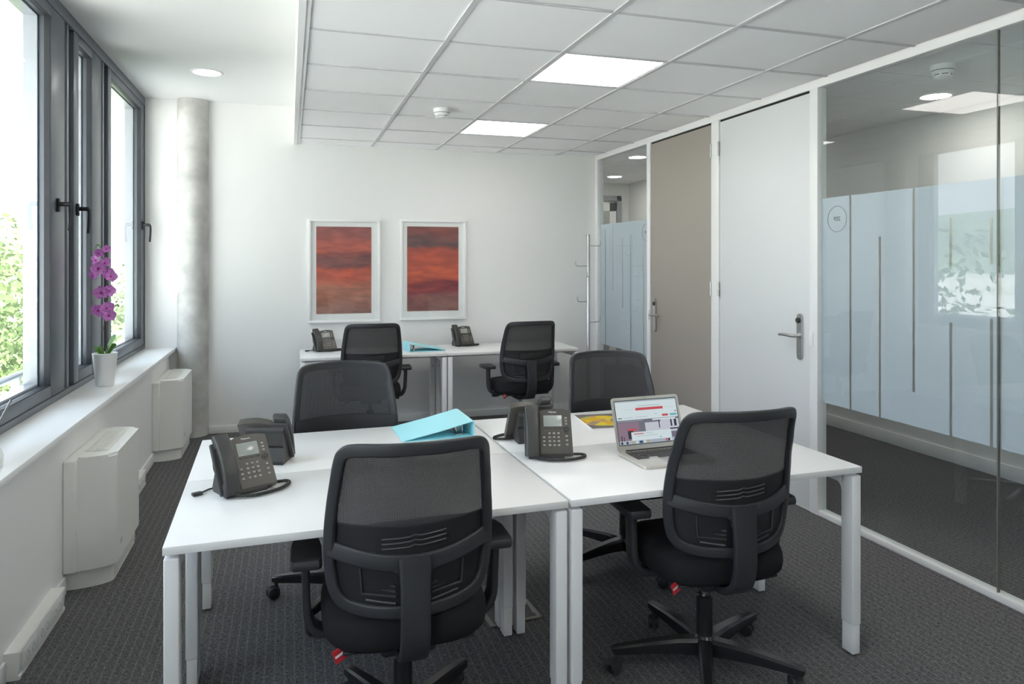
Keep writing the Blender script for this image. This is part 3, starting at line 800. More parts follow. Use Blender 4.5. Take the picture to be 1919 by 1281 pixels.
    # arms
    for s in (-1, 1):
        bm = bmesh.new()
        path = catmull([(s * .15, .0, .376), (s * .22, .0, .376), (s * .262, .0, .390), (s * .283, .0, .43), (s * .288, .0, .50), (s * .290, .0, .585)], 5)
        sweep(bm, path, rrect(.066, .024, .008, 3), side=(s * -.6, 0, .8), scale=lambda u: (1.0, 1.0) if u < .5 else (1.0 - .25 * (u - .5), 1))
        obj('arm_post', bm, 'black_plastic', t, smooth=50)
        bm = bmesh.new()
        o2 = [(-.036, -.085), (.036, -.085), (.045, -.07), (.046, .05), (.040, .125), (.028, .14), (-.028, .14), (-.040, .125), (-.046, .05), (-.045, -.07)]
        rings = []
        for sc_, z in ((.80, .590), (.97, .594), (1, .602), (1, .612), (.95, .620), (.80, .623)):
            rings.append([bm.verts.new((s * .288 + x * sc_, .02 + (y - .02) * sc_, z - .010 * max(0, (y - .08) / .06))) for x, y in o2])
        for r0, r1 in zip(rings, rings[1:]):
            for i in range(len(o2)): bm.faces.new((r0[i], r0[(i + 1) % len(o2)], r1[(i + 1) % len(o2)], r1[i]))
        bm.faces.new(rings[0]); bm.faces.new(rings[-1])
        bx(bm, s * .288 - .014, s * .288 + .014, -.02, .02, .57, .595)
        obj('arm_pad', bm, 'black_plastic', t, smooth=40)
    # care tag
    bm = bmesh.new(); bx(bm, -.018, .018, -.0012, .0012, -.040, 0, .0005, 1, M=Matrix.Translation((-.205, -.165, .402)) @ Matrix.Rotation(.35, 4, 'Z') @ Matrix.Rotation(-.35, 4, 'Y'))
    tg = obj('care_tag', bm, 'red_tag', t); tg['label'] = 'red cloth tag'
    bm = bmesh.new(); bx(bm, -.014, .014, -.0017, -.0011, -.024, -.017, M=Matrix.Translation((-.205, -.165, .402)) @ Matrix.Rotation(.35, 4, 'Z') @ Matrix.Rotation(-.35, 4, 'Y'))
    obj('tag_print', bm, 'print_white', tg)
    return t
ch = make_chair()
G = 'black mesh office chairs'
def place_chair(o, x, y, deg, basedeg):
    """deg turns the seat; basedeg is where one spoke of the star base points in the room"""
    o.location = (x, y, 0); o.rotation_euler = (0, 0, radians(deg))
    for c in o.children:
        nm = c.name.split('.')[0]
        if nm == 'star_base': c.rotation_euler = (0, 0, radians(basedeg - deg))
        if nm == 'caster':
            p = c.location.copy(); p.z = 0; p.rotate(Matrix.Rotation(radians(basedeg - deg), 3, 'Z')); c.location = p
            c.rotation_euler = (0, 0, c.rotation_euler.z + radians(basedeg - deg))
CH = [(.335, 2.22, -1, 43, 'black mesh office chair with its back to the window desk holding a single phone'),
      (1.452, 2.30, -3, 24.2, 'black mesh office chair pulled up in front of the laptop'),
      (.26, 3.25, 183, 20, 'black mesh office chair pushed in behind the desk with the teal binder and phone'),
      (1.60, 3.25, 176, 55, 'black mesh office chair behind the magazine, facing the laptop lid'),
      (.63, 5.96, -1, 30, 'black mesh office chair at the back-wall desk below the gap between the pictures'),
      (1.875, 5.80, 3, 60, 'black mesh office chair at the back-wall desk next to the coat stand')]
CH[0] = CH[0][:4] + ('black mesh office chair at the desk that carries only a phone',)
CH[4] = CH[4][:4] + ('black mesh office chair at the back-wall desk with the binder',)
chairs = [ch] + [copy_tree(ch) for _ in CH[1:]]
for o, (x, y, d, bd, lab) in zip(chairs, CH):
    o['label'] = lab; o['group'] = G; place_chair(o, x, y, d, bd)

# ------------------------------------------------------------------ desk phone (front faces -y, origin on the desk)
def make_phone():
    t = thing('desk_phone', '', 'phone')
    TL = radians(58)                                  # tilt of the face from the desk
    A = Matrix.Translation((0, -.052, .012)) @ Matrix.Rotation(TL, 4, 'X')    # local: x across, y up the face, z out of it
    def fp(x, y, z): return A @ Vector((x, y, z))
    # wedge stand
    bm = bmesh.new()
    prism(bm, [(-.055, .0), (.052, .0), (.060, .014), (.040, .062), (.054, .074), (.064, .118), (.050, .128), (.044, .156), (.034, .160), (-.058, .012)], -.080, .060, 'x')
    obj('stand', bm, 'phone_dark', t, smooth=20)
    # face plate with an arched top
    pts = [(-.034, 0), (.094, 0)] + [(.094 - .006 * (1 - cos(a)), .172 + .006 * sin(a)) for a in (.5, 1.2, 1.57)] + [(.06, .184), (.02, .186), (-.015, .182), (-.034, .174)]
    bm = bmesh.new(); vs = prism(bm, pts, -.016, .012, 'z')
    bmesh.ops.bevel(bm, geom=[e for e in bm.edges if all(v.co.z > .011 for v in e.verts)], offset=.003, segments=2, affect='EDGES')
    for v in bm.verts: v.co = A @ v.co
    obj('face_plate', bm, 'phone_face', t, smooth=40)
    bm = bmesh.new(); bx(bm, -.095, -.030, .0, .178, -.016, -.002, .004, M=A); obj('cradle', bm, 'phone_dark', t)
    bm = bmesh.new(); bx(bm, -.018, .056, .112, .158, .0115, .0138, .001, M=A); obj('screen', bm, 'lcd', t)
    text_mesh('brand_mark', 'Polycom', .009, 'print_white', t, A @ Matrix.Translation((.02, .172, .0124)))
    # keys
    bm = bmesh.new(); bx(bm, -.0048, .0048, -.0036, .0036, -.001, .0035, .0014)
    kp = obj('key', bm, 'phone_button', t)
    spots = [(x, y) for y in (.084, .068, .052, .036) for x in (.004, .022, .040)] + [(-.018, y) for y in (.068, .052, .036)] + [(.072, y) for y in (.146, .134, .122)] + [(.072, y) for y in (.072, .055, .038)]
    for i, (x, y) in enumerate(spots):
        o = kp if i == 0 else bpy.data.objects.new('key', kp.data)
        if i: C.objects.link(o); o.parent = t
        o.matrix_local = A @ Matrix.Translation((x, y, .0115))
    bm = bmesh.new()
    for x in (-.009, .010, .029, .048): bx(bm, x - .007, x + .007, .1035, .107, .0115, .0132, .0006, M=A)
    obj('soft_key', bm, 'phone_dark', t)
    bm = bmesh.new(); lathe(bm, [(.0125, .0118), (.0125, .0145), (.008, .0145), (.008, .0125), (.0045, .0125), (.0045, .0155), (0, .0155)], 24, M=A @ Matrix.Translation((.073, .099, 0))); obj('navigation_ring', bm, 'phone_dark', t)
    # handset
    bm = bmesh.new()
    path = catmull([fp(-.064, -.006, .010), fp(-.064, .02, .022), fp(-.064, .06, .034), fp(-.064, .11, .037), fp(-.064, .16, .028), fp(-.064, .192, .012)], 6)
    sweep(bm, path, rrect(.050, .020, .007, 3), side=A.to_3x3() @ Vector((0, 0, 1)), scale=lambda u: (1.0 + .08 * abs(2 * u - 1) ** 2, 1.0 + .25 * abs(2 * u - 1) ** 3))
    bx(bm, -.088, -.040, .150, .196, -.004, .020, .007, M=A); bx(bm, -.088, -.040, -.006, .036, -.002, .018, .006, M=A)
    obj('handset', bm, 'phone_dark', t, smooth=50)
    # coiled cord
    P = catmull([(-.064, -.058, .016), (-.05, -.082, .010), (.0, -.105, .008), (.08, -.098, .008), (.135, -.062, .008), (.138, -.030, .008), (.10, -.020, .008), (.05, -.030, .008), (.0, -.045, .008), (-.03, -.03, .008)], 14)
    lens = [0]
    for a, b_ in zip(P, P[1:]): lens.append(lens[-1] + (b_ - a).length)
    tot = lens[-1]; turns = int(tot / .0042); K = 7; pts = []
    j = 0
    for i in range(turns * K + 1):
        s = tot * i / (turns * K)
        while j < len(lens) - 2 and lens[j + 1] < s: j += 1
        f = (s - lens[j]) / max(1e-9, lens[j + 1] - lens[j]); p = P[j].lerp(P[j + 1], f); tg = (P[j + 1] - P[j]).normalized()
        up = Vector((0, 0, 1)); sd = tg.cross(up).normalized(); up = sd.cross(tg); a = 2 * pi * i / K
        pts.append(p + sd * cos(a) * .0048 + up * sin(a) * .0048)
    bm = bmesh.new(); tube(bm, pts, .0017, 4); tube(bm, [p for p in P], .0036, 6)
    obj('cord', bm, 'cord_black', t)
    bm = bmesh.new(); tube(bm, catmull([(-.05, .05, .006), (-.075, .075, .004), (-.11, .06, .004), (-.135, .05, .004)], 5), .003, 6); bx(bm, -.150, -.118, .038, .060, .0, .010, .003); obj('line_plug', bm, 'cord_black', t)
    return t
ph = make_phone()
PG = 'black desk phones'
PH = [(-.150, 2.585, ZD, 27, 'black desk phone with keypad showing, on the desk without laptop or papers'),
      (-.085, 2.925, ZD, 163, 'black desk phone seen from behind, on the desk with the teal binder'),
      (.985, 2.690, ZD, -15, 'black desk phone standing next to the laptop, keypad showing'),
      (.985, 2.935, ZD, 178, 'black desk phone seen from behind, on the desk with the magazine'),
      (.285, 6.40, ZD, 22, 'black desk phone on the back-wall desk below the paler sunset picture'),
      (1.515, 6.42, ZD, 14, 'black desk phone on the back-wall desk below the darker sunset picture')]
phones = [ph] + [copy_tree(ph) for _ in PH[1:]]
for o, (x, y, z, d, lab) in zip(phones, PH):
    o.location = (x, y, z + .0005); o.rotation_euler = (0, 0, radians(d)); o['label'] = lab; o['group'] = PG
for i in (1, 2, 3, 5):
    for c in list(phones[i].children):
        if c.name.startswith('line_plug'): bpy.data.objects.remove(c)

# ------------------------------------------------------------------ laptop
def fl(px, py, z):
    f, y0 = 1343.4, 489.6
    u = (px - 959.5) / f; v = -(py - y0) / f; c, s = cos(YAW), sin(YAW); k = (z - CAMZ) / v
    return Vector(((u * c + s) * k, (-u * s + c) * k, z))
lt = thing('laptop', 'open silver laptop showing a web page', 'laptop', (1.41, 2.505, ZD + .001), radians(2.5))
LW, LD = .312, .218
bm = bmesh.new(); prism(bm, [(x, y) for x, y in rrect(LW, LD, .012, 4)], .0, .011); obj('base', bm, 'alu', lt, smooth=25)
obj('keyboard_well', box(-.135, .135, -.012, .094, .0108, .0113), 'alu', lt, smooth=0)
bm = bmesh.new(); bx(bm, -.0077, .0077, -.0073, .0073, 0, .0018, .0008, 1); k0 = obj('key', bm, 'key_black', lt, smooth=0)
first = True
for r_ in range(6):
    y = .083 - r_ * .0178
    if r_ == 5: cols = [(-.1255 + .0182 * i, 1) for i in range(3)] + [(0.002, 5.6)] + [(.0735 + .0182 * i, 1) for i in range(4)]
    else: cols = [(-.1255 + .01795 * i, 1) for i in range(15)]
    for x, w in cols:
        o = k0 if first else bpy.data.objects.new('key', k0.data)
        if not first: C.objects.link(o); o.parent = lt
        first = False
        o.location = (x, y, .0111); o.scale = (w, .55 if r_ == 0 else 1, 1)
obj('trackpad', box(-.048, .048, -.098, -.022, .0107, .0114, .0003), 'steel', lt)
LH = .213; ang = radians(17)
Lm = Matrix.Translation((0, LD / 2 - .004, .010)) @ Matrix.Rotation(pi / 2 - ang, 4, 'X')     # local: x across, y up the lid, z towards the user
bm = bmesh.new(); prism(bm, [(x, y + LH / 2) for x, y in rrect(LW, LH, .012, 4)], -.005, .0, M=Lm); obj('lid', bm, 'alu', lt, smooth=25)
bm = bmesh.new(); tube(bm, [(-.12, LD / 2 - .002, .010), (.12, LD / 2 - .002, .010)], .006, 10); obj('hinge', bm, 'key_black', lt)
SW, S0, S1 = .1425, .026, .198                        # screen half width, lower and upper edge
scr = None
def scr_mat(nm, col, s=1.0): 
    return emat('scr_' + nm, col, s * .62)
scr_mat('page', (.66, .76, .79), .85); scr_mat('red', (.62, .10, .12), .8); scr_mat('teal', (.18, .50, .54), .8); scr_mat('grey', (.22, .22, .27), .7)
scr_mat('mauve', (.34, .24, .31), .7); scr_mat('wall', (.52, .55, .62), .9); scr_mat('dark', (.06, .06, .08), .7); scr_mat('line', (.42, .50, .54), .8); scr_mat('dock', (.42, .48, .56), .8); scr_mat('blue', (.03, .09, .18), .8); scr_mat('gold', (.50, .42, .16), .8)
bm = bmesh.new(); bx(bm, -SW - .003, SW + .003, S0 - .003, S1 + .003, .0, .0006, M=Lm); obj('screen_border', bm, 'key_black', lt, smooth=0)
bm = bmesh.new(); bx(bm, -SW, SW, S0, S1, .0005, .0010, M=Lm); scr = obj('screen', bm, 'scr_page', lt, smooth=0)
bm = bmesh.new(); lathe(bm, [(.002, .0002), (0, .0004)], 10, M=Lm @ Matrix.Translation((0, .206, 0))); obj('webcam', bm, 'key_black', lt)
H_ = S1 - S0
def sq(m_, u0, u1, v0, v1, lift=1):
    bm = bmesh.new(); bx(bm, -SW + 2 * SW * u0, -SW + 2 * SW * u1, S1 - H_ * v1, S1 - H_ * v0, .0009, .0010 + .00012 * lift, M=Lm); return obj('screen_block', bm, 'scr_' + m_, scr, smooth=0)
sq('line', 0, 1, 0, .03); sq('red', .32, .77, .175, .235); sq('line', .36, .72, .125, .14); sq('line', .12, .30, .20, .205); sq('line', .80, .95, .20, .205)
sq('red', .74, .84, .36, .41); sq('teal', .87, .985, .36, .41); sq('dark', .955, .99, .30, .315); sq('line', .62, .66, .335, .35)
sq('grey', .02, .085, .385, .41, 1); sq('line', .11, .27, .39, .40); sq('line', .30, .50, .385, .395)
sq('grey', 0, 1, .445, .92); sq('mauve', 0, .34, .50, .92, 2); sq('page', 0.0, .42, .47, .475, 3); sq('wall', .44, .70, .53, .80, 2); sq('wall', .70, 1, .49, .78, 2); sq('dark', .665, .68, .47, .68, 3); sq('dark', .86, .885, .50, .66, 3); sq('dark', .92, .96, .50, .66, 3); sq('page', .57, .95, .455, .49, 4)
sq('red', .15, .29, .65, .70, 3); sq('dark', .15, .235, .69, .88, 3); sq('dark', .84, .98, .70, .73, 3); sq('dark', .035, .05, .80, .92, 3); sq('dark', .075, .085, .82, .92, 3)
sq('page', .20, .85, .73, .93, 4); sq('red', .24, .40, .765, .785, 5); sq('line', .42, .56, .765, .775, 5); sq('line', .28, .62, .82, .83, 5); sq('dark', .66, .675, .875, .895, 5)
sq('dock', .0, 1, .925, 1.0, 5)
for k, (u, m_) in enumerate(((.02, 'dark'), (.06, 'line'), (.105, 'dark'), (.145, 'line'), (.20, 'gold'), (.26, 'page'), (.315, 'blue'), (.385, 'page'), (.44, 'gold'), (.74, 'red'), (.78, 'dark'), (.82, 'page'))):
    sq(m_, u, u + (.05 if m_ == 'blue' else .03), .935, .99, 6)

# ------------------------------------------------------------------ binders, magazine
def binder(loc, rz, label, mirror=1):
    t = thing('ring_binder', label, 'binder', loc, rz, 'teal ring binders')
    W, D, H, th = .315, .285, .066, .0028
    bm = bmesh.new(); bx(bm, 0, W, 0, D, 0, th, .001); obj('bottom_cover', bm, 'teal', t)
    bm = bmesh.new(); bx(bm, W - th, W + .002, 0, D, 0, H, .001); obj('spine', bm, 'teal', t)
    bm = bmesh.new(); prism(bm, [(0, th), (W * .5, .030 + th), (W - .01, H), (W + .001, H + .001), (W - .01, H + th), (W * .5, .030 + 2 * th), (0, 2 * th)], 0, D, 'y'); obj('top_cover', bm, 'teal', t, smooth=30)
    bm = bmesh.new(); bx(bm, W - .075, W - .02, .04, D - .04, th, .008, .001)
    for y in (.095, .19): tube(bm, catmull([(W - .055, y, .006), (W - .057, y, .035), (W - .045, y, .045), (W - .03, y, .036), (W - .028, y, .006)], 4), .002, 6)
    bx(bm, W - .05, W - .04, .20, .24, .008, .05)
    obj('ring_mechanism', bm, 'chrome', t)
    bm = bmesh.new()
    for y in (.11, .165): bx(bm, W - .085, W - .060, y, y + .004, .0, .0006, M=Matrix.Translation((0, 0, .062)) @ Matrix.Translation((W, 0, 0)) @ Matrix.Rotation(-.20, 4, 'Y') @ Matrix.Translation((-W, 0, 0)))
    obj('rivet_slot', bm, 'teal_inside', t)
    bm = bmesh.new(); lathe(bm, [(.012, 0), (.012, .0015), (.008, .0015), (.008, -.001), (0, -.001)], 20, M=Matrix.Translation((W + .002, .15, .033)) @ Matrix.Rotation(pi / 2, 4, 'Y')); obj('finger_ring', bm, 'chrome', t)
    return t
binder((.462, 3.055, ZD + .0005), radians(2), 'teal ring binder lying on the group of four desks')
binder((1.275, 6.375, ZD + .0005), radians(183), 'teal ring binder lying on the back-wall desk')
mg = thing('magazine', 'magazine with yellow food photograph on its cover', 'magazine', (1.445, 3.165, ZD + .0005), radians(-6))
obj('pages', box(-.105, .105, -.145, .145, 0, .005, .001), 'paper', mg)
obj('cover', box(-.105, .105, -.145, .145, .005, .0062), 'cover', mg, smooth=0)

# ------------------------------------------------------------------ coat stand
cs = thing('coat_stand', 'tall steel coat stand with hooks by the glass partition', 'coat stand', (2.74, 6.36, 0))
bm = bmesh.new(); lathe(bm, [(0, .02), (.0165, .02), (.0165, 1.735), (.013, 1.742), (0, 1.743)], 20); obj('pole', bm, 'steel', cs)
bm = bmesh.new(); lathe(bm, [(0, 0), (.15, 0), (.155, .006), (.15, .018), (.03, .026), (0, .026)], 40); obj('base', bm, 'steel', cs)
for z, a, l in ((1.635, 20, .16), (1.545, 60, .07), (1.44, 200, .16), (1.34, 240, .09), (1.10, 190, .12), (1.0, 250, .07), (.90, 10, .13), (.82, 70, .07)):
    bm = bmesh.new(); d = Vector((cos(radians(a)), sin(radians(a)), 0))
    tube(bm, catmull([Vector((0, 0, z)), d * l * .8 + Vector((0, 0, z)), d * l + Vector((0, 0, z + .012)), d * (l + .004) + Vector((0, 0, z + .045))], 5), .005, 8); obj('hook', bm, 'steel', cs)

# ------------------------------------------------------------------ fan coils, sockets, floor box
def fancoil(y0, y1, label):
    t = thing('fan_coil_heater', label, 'heater', (XL, y0, 0), group='white fan coil heaters under the windows')
    Ln = y1 - y0; D = .200
    def plan(d0, inset, r=.075):
        pts = []
        w_ = D - inset - d0
        for k in range(11):
            a = k / 10 * pi / 2; pts.append((d0 + w_ * sin(a), inset + r * (1 - cos(a))))
        for k in range(10, -1, -1):
            a = k / 10 * pi / 2; pts.append((d0 + w_ * sin(a), Ln - inset - r * (1 - cos(a))))
        return pts
    obj('back_plate', box(0, .05, -.028, Ln + .02, .088, .592, .008, 3), 'plastic_white', t)
    bm = bmesh.new(); prism(bm, plan(.04, .0), .088, .598)
    bmesh.ops.bevel(bm, geom=[e for e in bm.edges if all(v.co.z > .59 for v in e.verts)], offset=.012, segments=3, affect='EDGES')
    obj('casing', bm, 'plastic_white', t, smooth=40)
    gr = obj('outlet_recess', box(.055, .150, .11, Ln - .11, .597, .6005, .001), 'plastic_shade', t, smooth=0)
    for k in range(9):
        x = .060 + k * .0105; obj('outlet_slat', box(x, x + .0055, .115, Ln - .115, .599, .603), 'plastic_white', gr, smooth=0)
    bm = bmesh.new(); prism(bm, plan(.0, .018), .0, .09); obj('plinth', bm, 'plastic_white', t, smooth=40)
    bm = bmesh.new()
    for k in range(5): bx(bm, D - .0195, D - .0165, .09, Ln - .08, .018 + .013 * k, .025 + .013 * k)
    obj('intake_grille', bm, 'plastic_shade', t, smooth=0)
    obj('badge', box(D - .0005, D + .0015, Ln * .08 + .07, Ln * .08 + .11, .15, .175), 'plastic_shade', t, smooth=0)
fancoil(3.665, 4.30, 'white fan coil heater below the narrow window, beside the socket trunking')
fancoil(5.83, 6.47, 'white fan coil heater next to the concrete column')
def trunk(y0, y1, label):
    t = thing('socket_trunking', label, 'socket box', (XL, y0, 0), group='socket trunking boxes')
    Ln = y1 - y0
    bm = bmesh.new(); prism(bm, [(0, 0), (.050, 0), (.050, .012), (.046, .016), (.052, .092), (.048, .098), (0, .098)], 0, Ln, 'y'); obj('housing', bm, 'plastic_white', t, smooth=20)
    n_ = max(1, int(Ln / .17))
    for k in range(n_):
        a = .03 + k * (Ln - .06) / n_ ; b_ = a + (Ln - .06) / n_ - .012
        c_ = obj('socket_cover', box(.047, .0535, a, b_, .02, .085, .002), 'trim_white', t)
        for q in (.3, .7):
            bm = bmesh.new(); yq = a + (b_ - a) * q
            lathe(bm, [(.016, 0), (.016, .002), (.013, .002), (.013, -.001), (0, -.001)], 18, M=Matrix.Translation((.0535, yq, .052)) @ Matrix.Rotation(pi / 2, 4, 'Y')); obj('socket', bm, 'plastic_shade', c_)
trunk(2.945, 3.485, 'white socket trunking along the floor, below the white antenna device on the sill')
trunk(4.76, 5.29, 'white socket trunking along the floor between the two heaters')
fb = thing('floor_box', 'open metal floor socket box between the desk legs', 'floor box', (.885, 2.905, 0), radians(4))
obj('rim', box(-.115, .115, -.10, .10, .0, .006, .002), 'phone_key', fb)
obj('well', box(-.095, .095, -.08, .08, .0055, .007), 'slot_dark', fb, smooth=0)
bm = bmesh.new(); bx(bm, -.1, .1, 0, .008, .0, .075, .002, M=Matrix.Translation((0, .085, .005)) @ Matrix.Rotation(-.5, 4, 'X')); obj('lid', bm, 'steel', fb)
bm = bmesh.new(); tube(bm, [(.09, -.06, .008), (.075, .075, .06)], .003, 6); obj('stay', bm, 'steel', fb)

# ------------------------------------------------------------------ orchid
oc = thing('potted_orchid', 'purple orchid in a white tapered pot on the window sill', 'potted plant', (-1.037, 4.734, ZS + .001))
bm = bmesh.new(); lathe(bm, [(0, 0), (.046, 0), (.049, .004), (.066, .185), (.068, .19), (.064, .192), (.062, .188), (.058, .165), (0, .165)], 40); obj('pot', bm, 'pot_white', oc, smooth=50)
bm = bmesh.new(); lathe(bm, [(.0585, .166), (.03, .172), (0, .174)], 24); obj('soil', bm, 'soil', oc)
right = Vector((cos(YAW), -sin(YAW), 0)); fwd = Vector((sin(YAW), cos(YAW), 0))
def op(a, b_, c_=0): return right * a + fwd * c_ + Vector((0, 0, b_))      # across, up, away
stems = [[op(-.008, .17), op(-.012, .30), op(.004, .42), op(.012, .56, -.01), op(.016, .66), op(.004, .74), op(-.018, .80), op(-.035, .82)],
         [op(.010, .17), op(.014, .30), op(.006, .42), op(.010, .50, .01), op(.014, .60, .01)]]
for s_ in stems:
    bm = bmesh.new(); tube(bm, catmull(s_, 8), .0024, 6); obj('stem', bm, 'stem_brown', oc)
def petal_bm(bm, M, l, w, cup):
    nU, nV = 6, 4; g = []
    for i in range(nU + 1):
        u = i / nU; ww = w * (sin(pi * min(1, .12 + .88 * u) ** .8)) ** .7 if u < 1 else 0.0
        g.append([bm.verts.new(M @ Vector((ww * (-1 + 2 * j / nV), l * u, cup * (u * u) + .25 * cup * (abs(-1 + 2 * j / nV)) ** 2))) for j in range(nV + 1)])
    for a, b_ in zip(g, g[1:]):
        for j in range(nV):
            try: bm.faces.new((a[j], a[j + 1], b_[j + 1], b_[j]))
            except ValueError: pass
def flower(pos, face, roll, s):
    face = Vector(face).normalized(); up = Vector((0, 0, 1)); x = up.cross(face).normalized(); y = face.cross(x)
    M = Matrix(((x.x, y.x, face.x, pos.x), (x.y, y.y, face.y, pos.y), (x.z, y.z, face.z, pos.z), (0, 0, 0, 1))) @ Matrix.Rotation(roll, 4, 'Z')
    root = None
    for ang_, l, w in ((0, .036, .015), (72, .037, .026), (-72, .037, .026), (142, .034, .014), (-142, .034, .014)):
        bm = bmesh.new(); petal_bm(bm, M @ Matrix.Rotation(radians(ang_), 4, 'Z') @ Matrix.Translation((0, .002, 0)), l * s, w * s, .010 * s)
        if root is None: root = obj('flower', bm, 'petal', oc, smooth=60, recalc=False)
        else: obj('petal', bm, 'petal', root, smooth=60, recalc=False)
    bm = bmesh.new(); lathe(bm, [(0, .014 * s), (.005 * s, .010 * s), (.007 * s, .003 * s), (0, 0)], 10, M=M); obj('lip', bm, 'petal_lip', root)
cam_dir = Vector((1.037, -4.734, .3))
for (a, b_, c_, rl, s_, tx) in ((-.028, .775, -.01, .2, .9, -.5), (-.040, .735, -.02, -.3, 1.0, -1.2), (.004, .72, -.01, .5, 1.1, .6), (-.022, .685, -.03, .1, 1.35, .2), (-.046, .655, -.02, .6, 1.1, -.8), (.034, .640, 0, -.4, 1.15, 1.0), (.012, .655, .02, .9, 1.1, .2), (-.010, .545, -.02, .2, 1.35, -.3), (.022, .555, 0, -.2, 1.2, .9), (-.028, .440, -.02, -.5, 1.25, -.4), (.022, .455, -.02, .4, 1.3, .5), (.030, .410, -.01, .1, 1.2, .2), (.006, .80, 0, .1, .8, .9)):
    f = (cam_dir.normalized() + right * tx * .7 + Vector((0, 0, -.15)))
    flower(op(a, b_, c_), f, rl, s_ * .86)
for (a, b_) in ((-.052, .815), (-.045, .825), (-.036, .822), (-.058, .805), (.068, .49), (.074, .475), (.064, .47), (.080, .465)):
    bm = bmesh.new(); bmesh.ops.create_icosphere(bm, subdivisions=1, radius=.006); 
    for v in bm.verts: v.co += op(a, b_)
    obj('bud', bm, 'bud', oc)
bm = bmesh.new(); tube(bm, catmull([op(.012, .43), op(.045, .455), op(.075, .475)], 5), .0014, 5); obj('stem', bm, 'bud', oc)
for (dx, dz, l) in ((.074, .105, .12), (.076, .052, .11), (-.056, .032, .09), (.034, .018, .08), (-.024, .040, .08)):
    bm = bmesh.new(); g = []
    for i in range(9):
        u = i / 8; c0 = op(dx * u, .165 + dz * (1.9 * u - .9 * u * u) + .02 * u, -.015 * u); w = .026 * (sin(pi * (.08 + .9 * u))) ** .6
        d_ = fwd if abs(dx) > .03 else right
        g.append([bm.verts.new(c0 + (right * -.35 + Vector((0, 0, .75)) + fwd * .5).normalized() * w * q + Vector((0, 0, .004 * abs(q)))) for q in (-1, -.4, 0, .4, 1)])
    for a_, b_ in zip(g, g[1:]):
        for j in range(4): bm.faces.new((a_[j], a_[j + 1], b_[j + 1], b_[j]))
    obj('leaf', bm, 'leaf_green', oc, smooth=60, recalc=False)

# small white device with an antenna at the left edge
wa = thing('wireless_base', 'small white plastic device with thin grey antenna on the window sill', 'device', (-1.02, 2.99, ZS + .001), radians(15))
bm = bmesh.new(); prism(bm, [(-.035, 0), (.035, 0), (.040, .012), (.022, .085), (.012, .092), (-.012, .092), (-.022, .085), (-.040, .012)], -.06, .06, 'y')
bmesh.ops.bevel(bm, geom=bm.edges[:], offset=.006, segments=2, affect='EDGES'); obj('body', bm, 'pot_white', wa, smooth=50)
bm = bmesh.new(); tube(bm, [(.0, .03, .088), (.045, .34, .172)], .005, 8); obj('antenna', bm, 'phone_key', wa)

# ------------------------------------------------------------------ outdoors
rl = thing('balcony_railing', 'pale metal railing outside the windows', 'railing', (-1.42, 0, 0))
bm = bmesh.new(); tube(bm, [(0, YF, .86), (0, 9, .86)], .02, 10); obj('handrail', bm, 'rail_white', rl)
for y in (-1.4, .9, 3.2, 4.52, 5.31, 7.2, 8.8):
    obj('railing_post', box(-.02, .02, y - .015, y + .015, -.4, .86), 'rail_white', rl, smooth=0)
struct(obj('facade_ledge', box(-1.5, -1.25, YF, 9.3, -.6, -.36), 'plaster', smooth=0))
struct(obj('facade_wall', box(-1.26, -1.2, YB + .15, YE, -.6, 3.0), 'plaster', smooth=0))
GZ = -6.0
struct(obj('ground', box(-1500, 300, -900, 1500, GZ - .5, GZ), 'field', smooth=0))
bm = bmesh.new(); N = 60; rows = []
for j, (dd, hh) in enumerate(((480, -8), (560, 22), (640, 40), (740, 46), (900, 30))):
    row = []
    for i in range(N + 1):
        a = radians(60 + 170 * i / N); hgt = hh + (5 * sin(i * .5) + 3 * sin(i * 1.3 + 1)) * (hh > 0)
        row.append(bm.verts.new((dd * cos(a), dd * sin(a), GZ + hgt)))
    rows.append(row)
for a_, b_ in zip(rows, rows[1:]):
    for i in range(N): bm.faces.new((a_[i], a_[i + 1], b_[i + 1], b_[i]))
struct(obj('hills', bm, 'hill_green', smooth=60), 'wooded hillside beyond the fields')
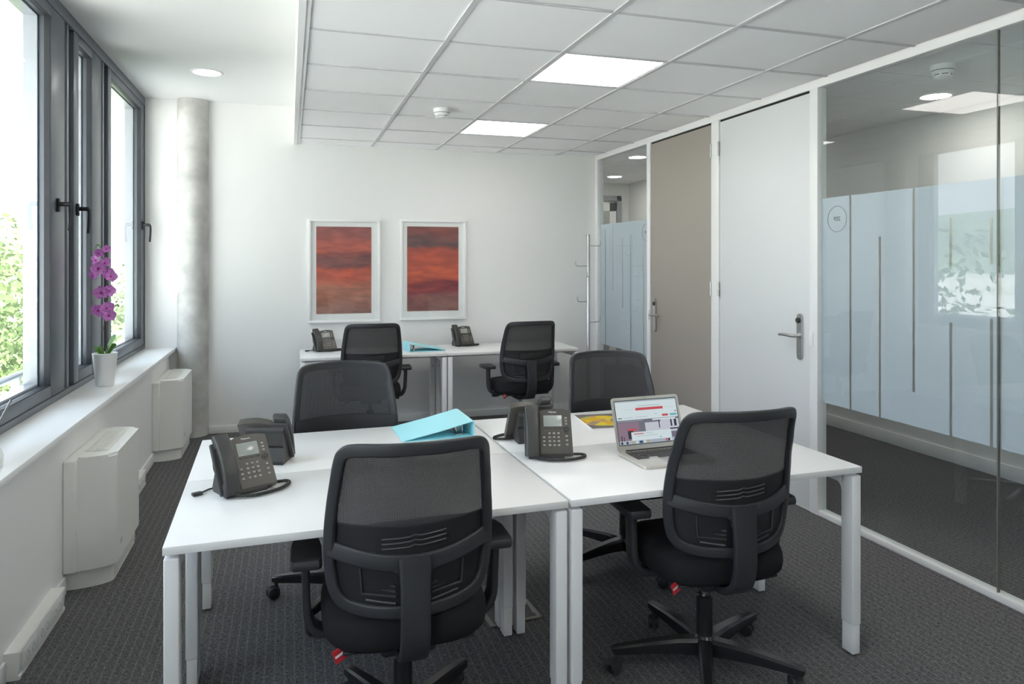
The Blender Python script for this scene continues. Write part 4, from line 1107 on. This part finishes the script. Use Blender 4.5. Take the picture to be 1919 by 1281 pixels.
def tree(x, y, zt, r, hgt, mat, label, nleaf=2600, ls=.14):
    t = thing('tree', label, 'tree', (x, y, GZ), group='trees outside the windows')
    bm = bmesh.new(); sweep(bm, catmull([(0, 0, 0), (.1, 0, (zt - GZ) * .4), (0, .1, (zt - GZ) * .8)], 4), circ(.16, 8), scale=lambda u: 1 - .7 * u); obj('trunk', bm, 'bark', t)
    bm = bmesh.new(); cz = zt - GZ - hgt / 2
    blobs = [(Vector((random.uniform(-.6, .6) * r, random.uniform(-.6, .6) * r, cz + random.uniform(-.42, .40) * hgt)), random.uniform(.32, .55) * r) for _ in range(16)]
    for _ in range(nleaf):
        c0, rr = random.choice(blobs)
        d = Vector((random.gauss(0, 1), random.gauss(0, 1), random.gauss(0, 1))).normalized()
        p = c0 + d * rr * random.uniform(.6, 1.05)
        if p.z > zt - GZ: continue
        nn = (d + Vector((random.uniform(-.8, .8), random.uniform(-.8, .8), random.uniform(-.2, .9)))).normalized()
        a_ = nn.orthogonal().normalized(); b_ = nn.cross(a_); s = ls * random.uniform(.6, 1.3)
        th_ = random.uniform(0, 6.28); a2 = a_ * cos(th_) + b_ * sin(th_); b2 = nn.cross(a2)
        vs = [bm.verts.new(p + a2 * s), bm.verts.new(p + b2 * s * .5), bm.verts.new(p - a2 * s), bm.verts.new(p - b2 * s * .5)]
        bm.faces.new(vs)
    cr_ = obj('crown', bm, mat, t, smooth=0, recalc=False); cr_['kind'] = 'stuff'
tree(-4.9, 13.0, 1.6, 2.6, 6.0, 'leaves_a', 'leafy tree close outside the wide window', 12000, .075)
tree(-8.4, 20.0, 2.6, 3.4, 7.0, 'leaves_b', 'tall pale green tree behind the nearest tree', 7000, .11)
tree(-3.6, 27.5, 1.9, 3.0, 6.5, 'leaves_b', 'pale tree seen through the window by the column', 5000, .12)
tree(-16.5, 24.0, 2.8, 4.2, 7.5, 'leaves_a', 'broad tree standing farther from the building', 3600, .2)
tree(-10.5, 32.0, 2.9, 4.0, 8.0, 'leaves_a', 'dark leafy tree at the far end of the row', 3000, .2)
tree(-10.4, 12.2, .55, 2.2, 4.5, 'leaves_b', 'low bushy tree beside the nearest tree', 3000, .14)
tree(-17.0, 14.0, .4, 2.6, 4.8, 'leaves_b', 'low tree at the edge of the field', 2400, .18)
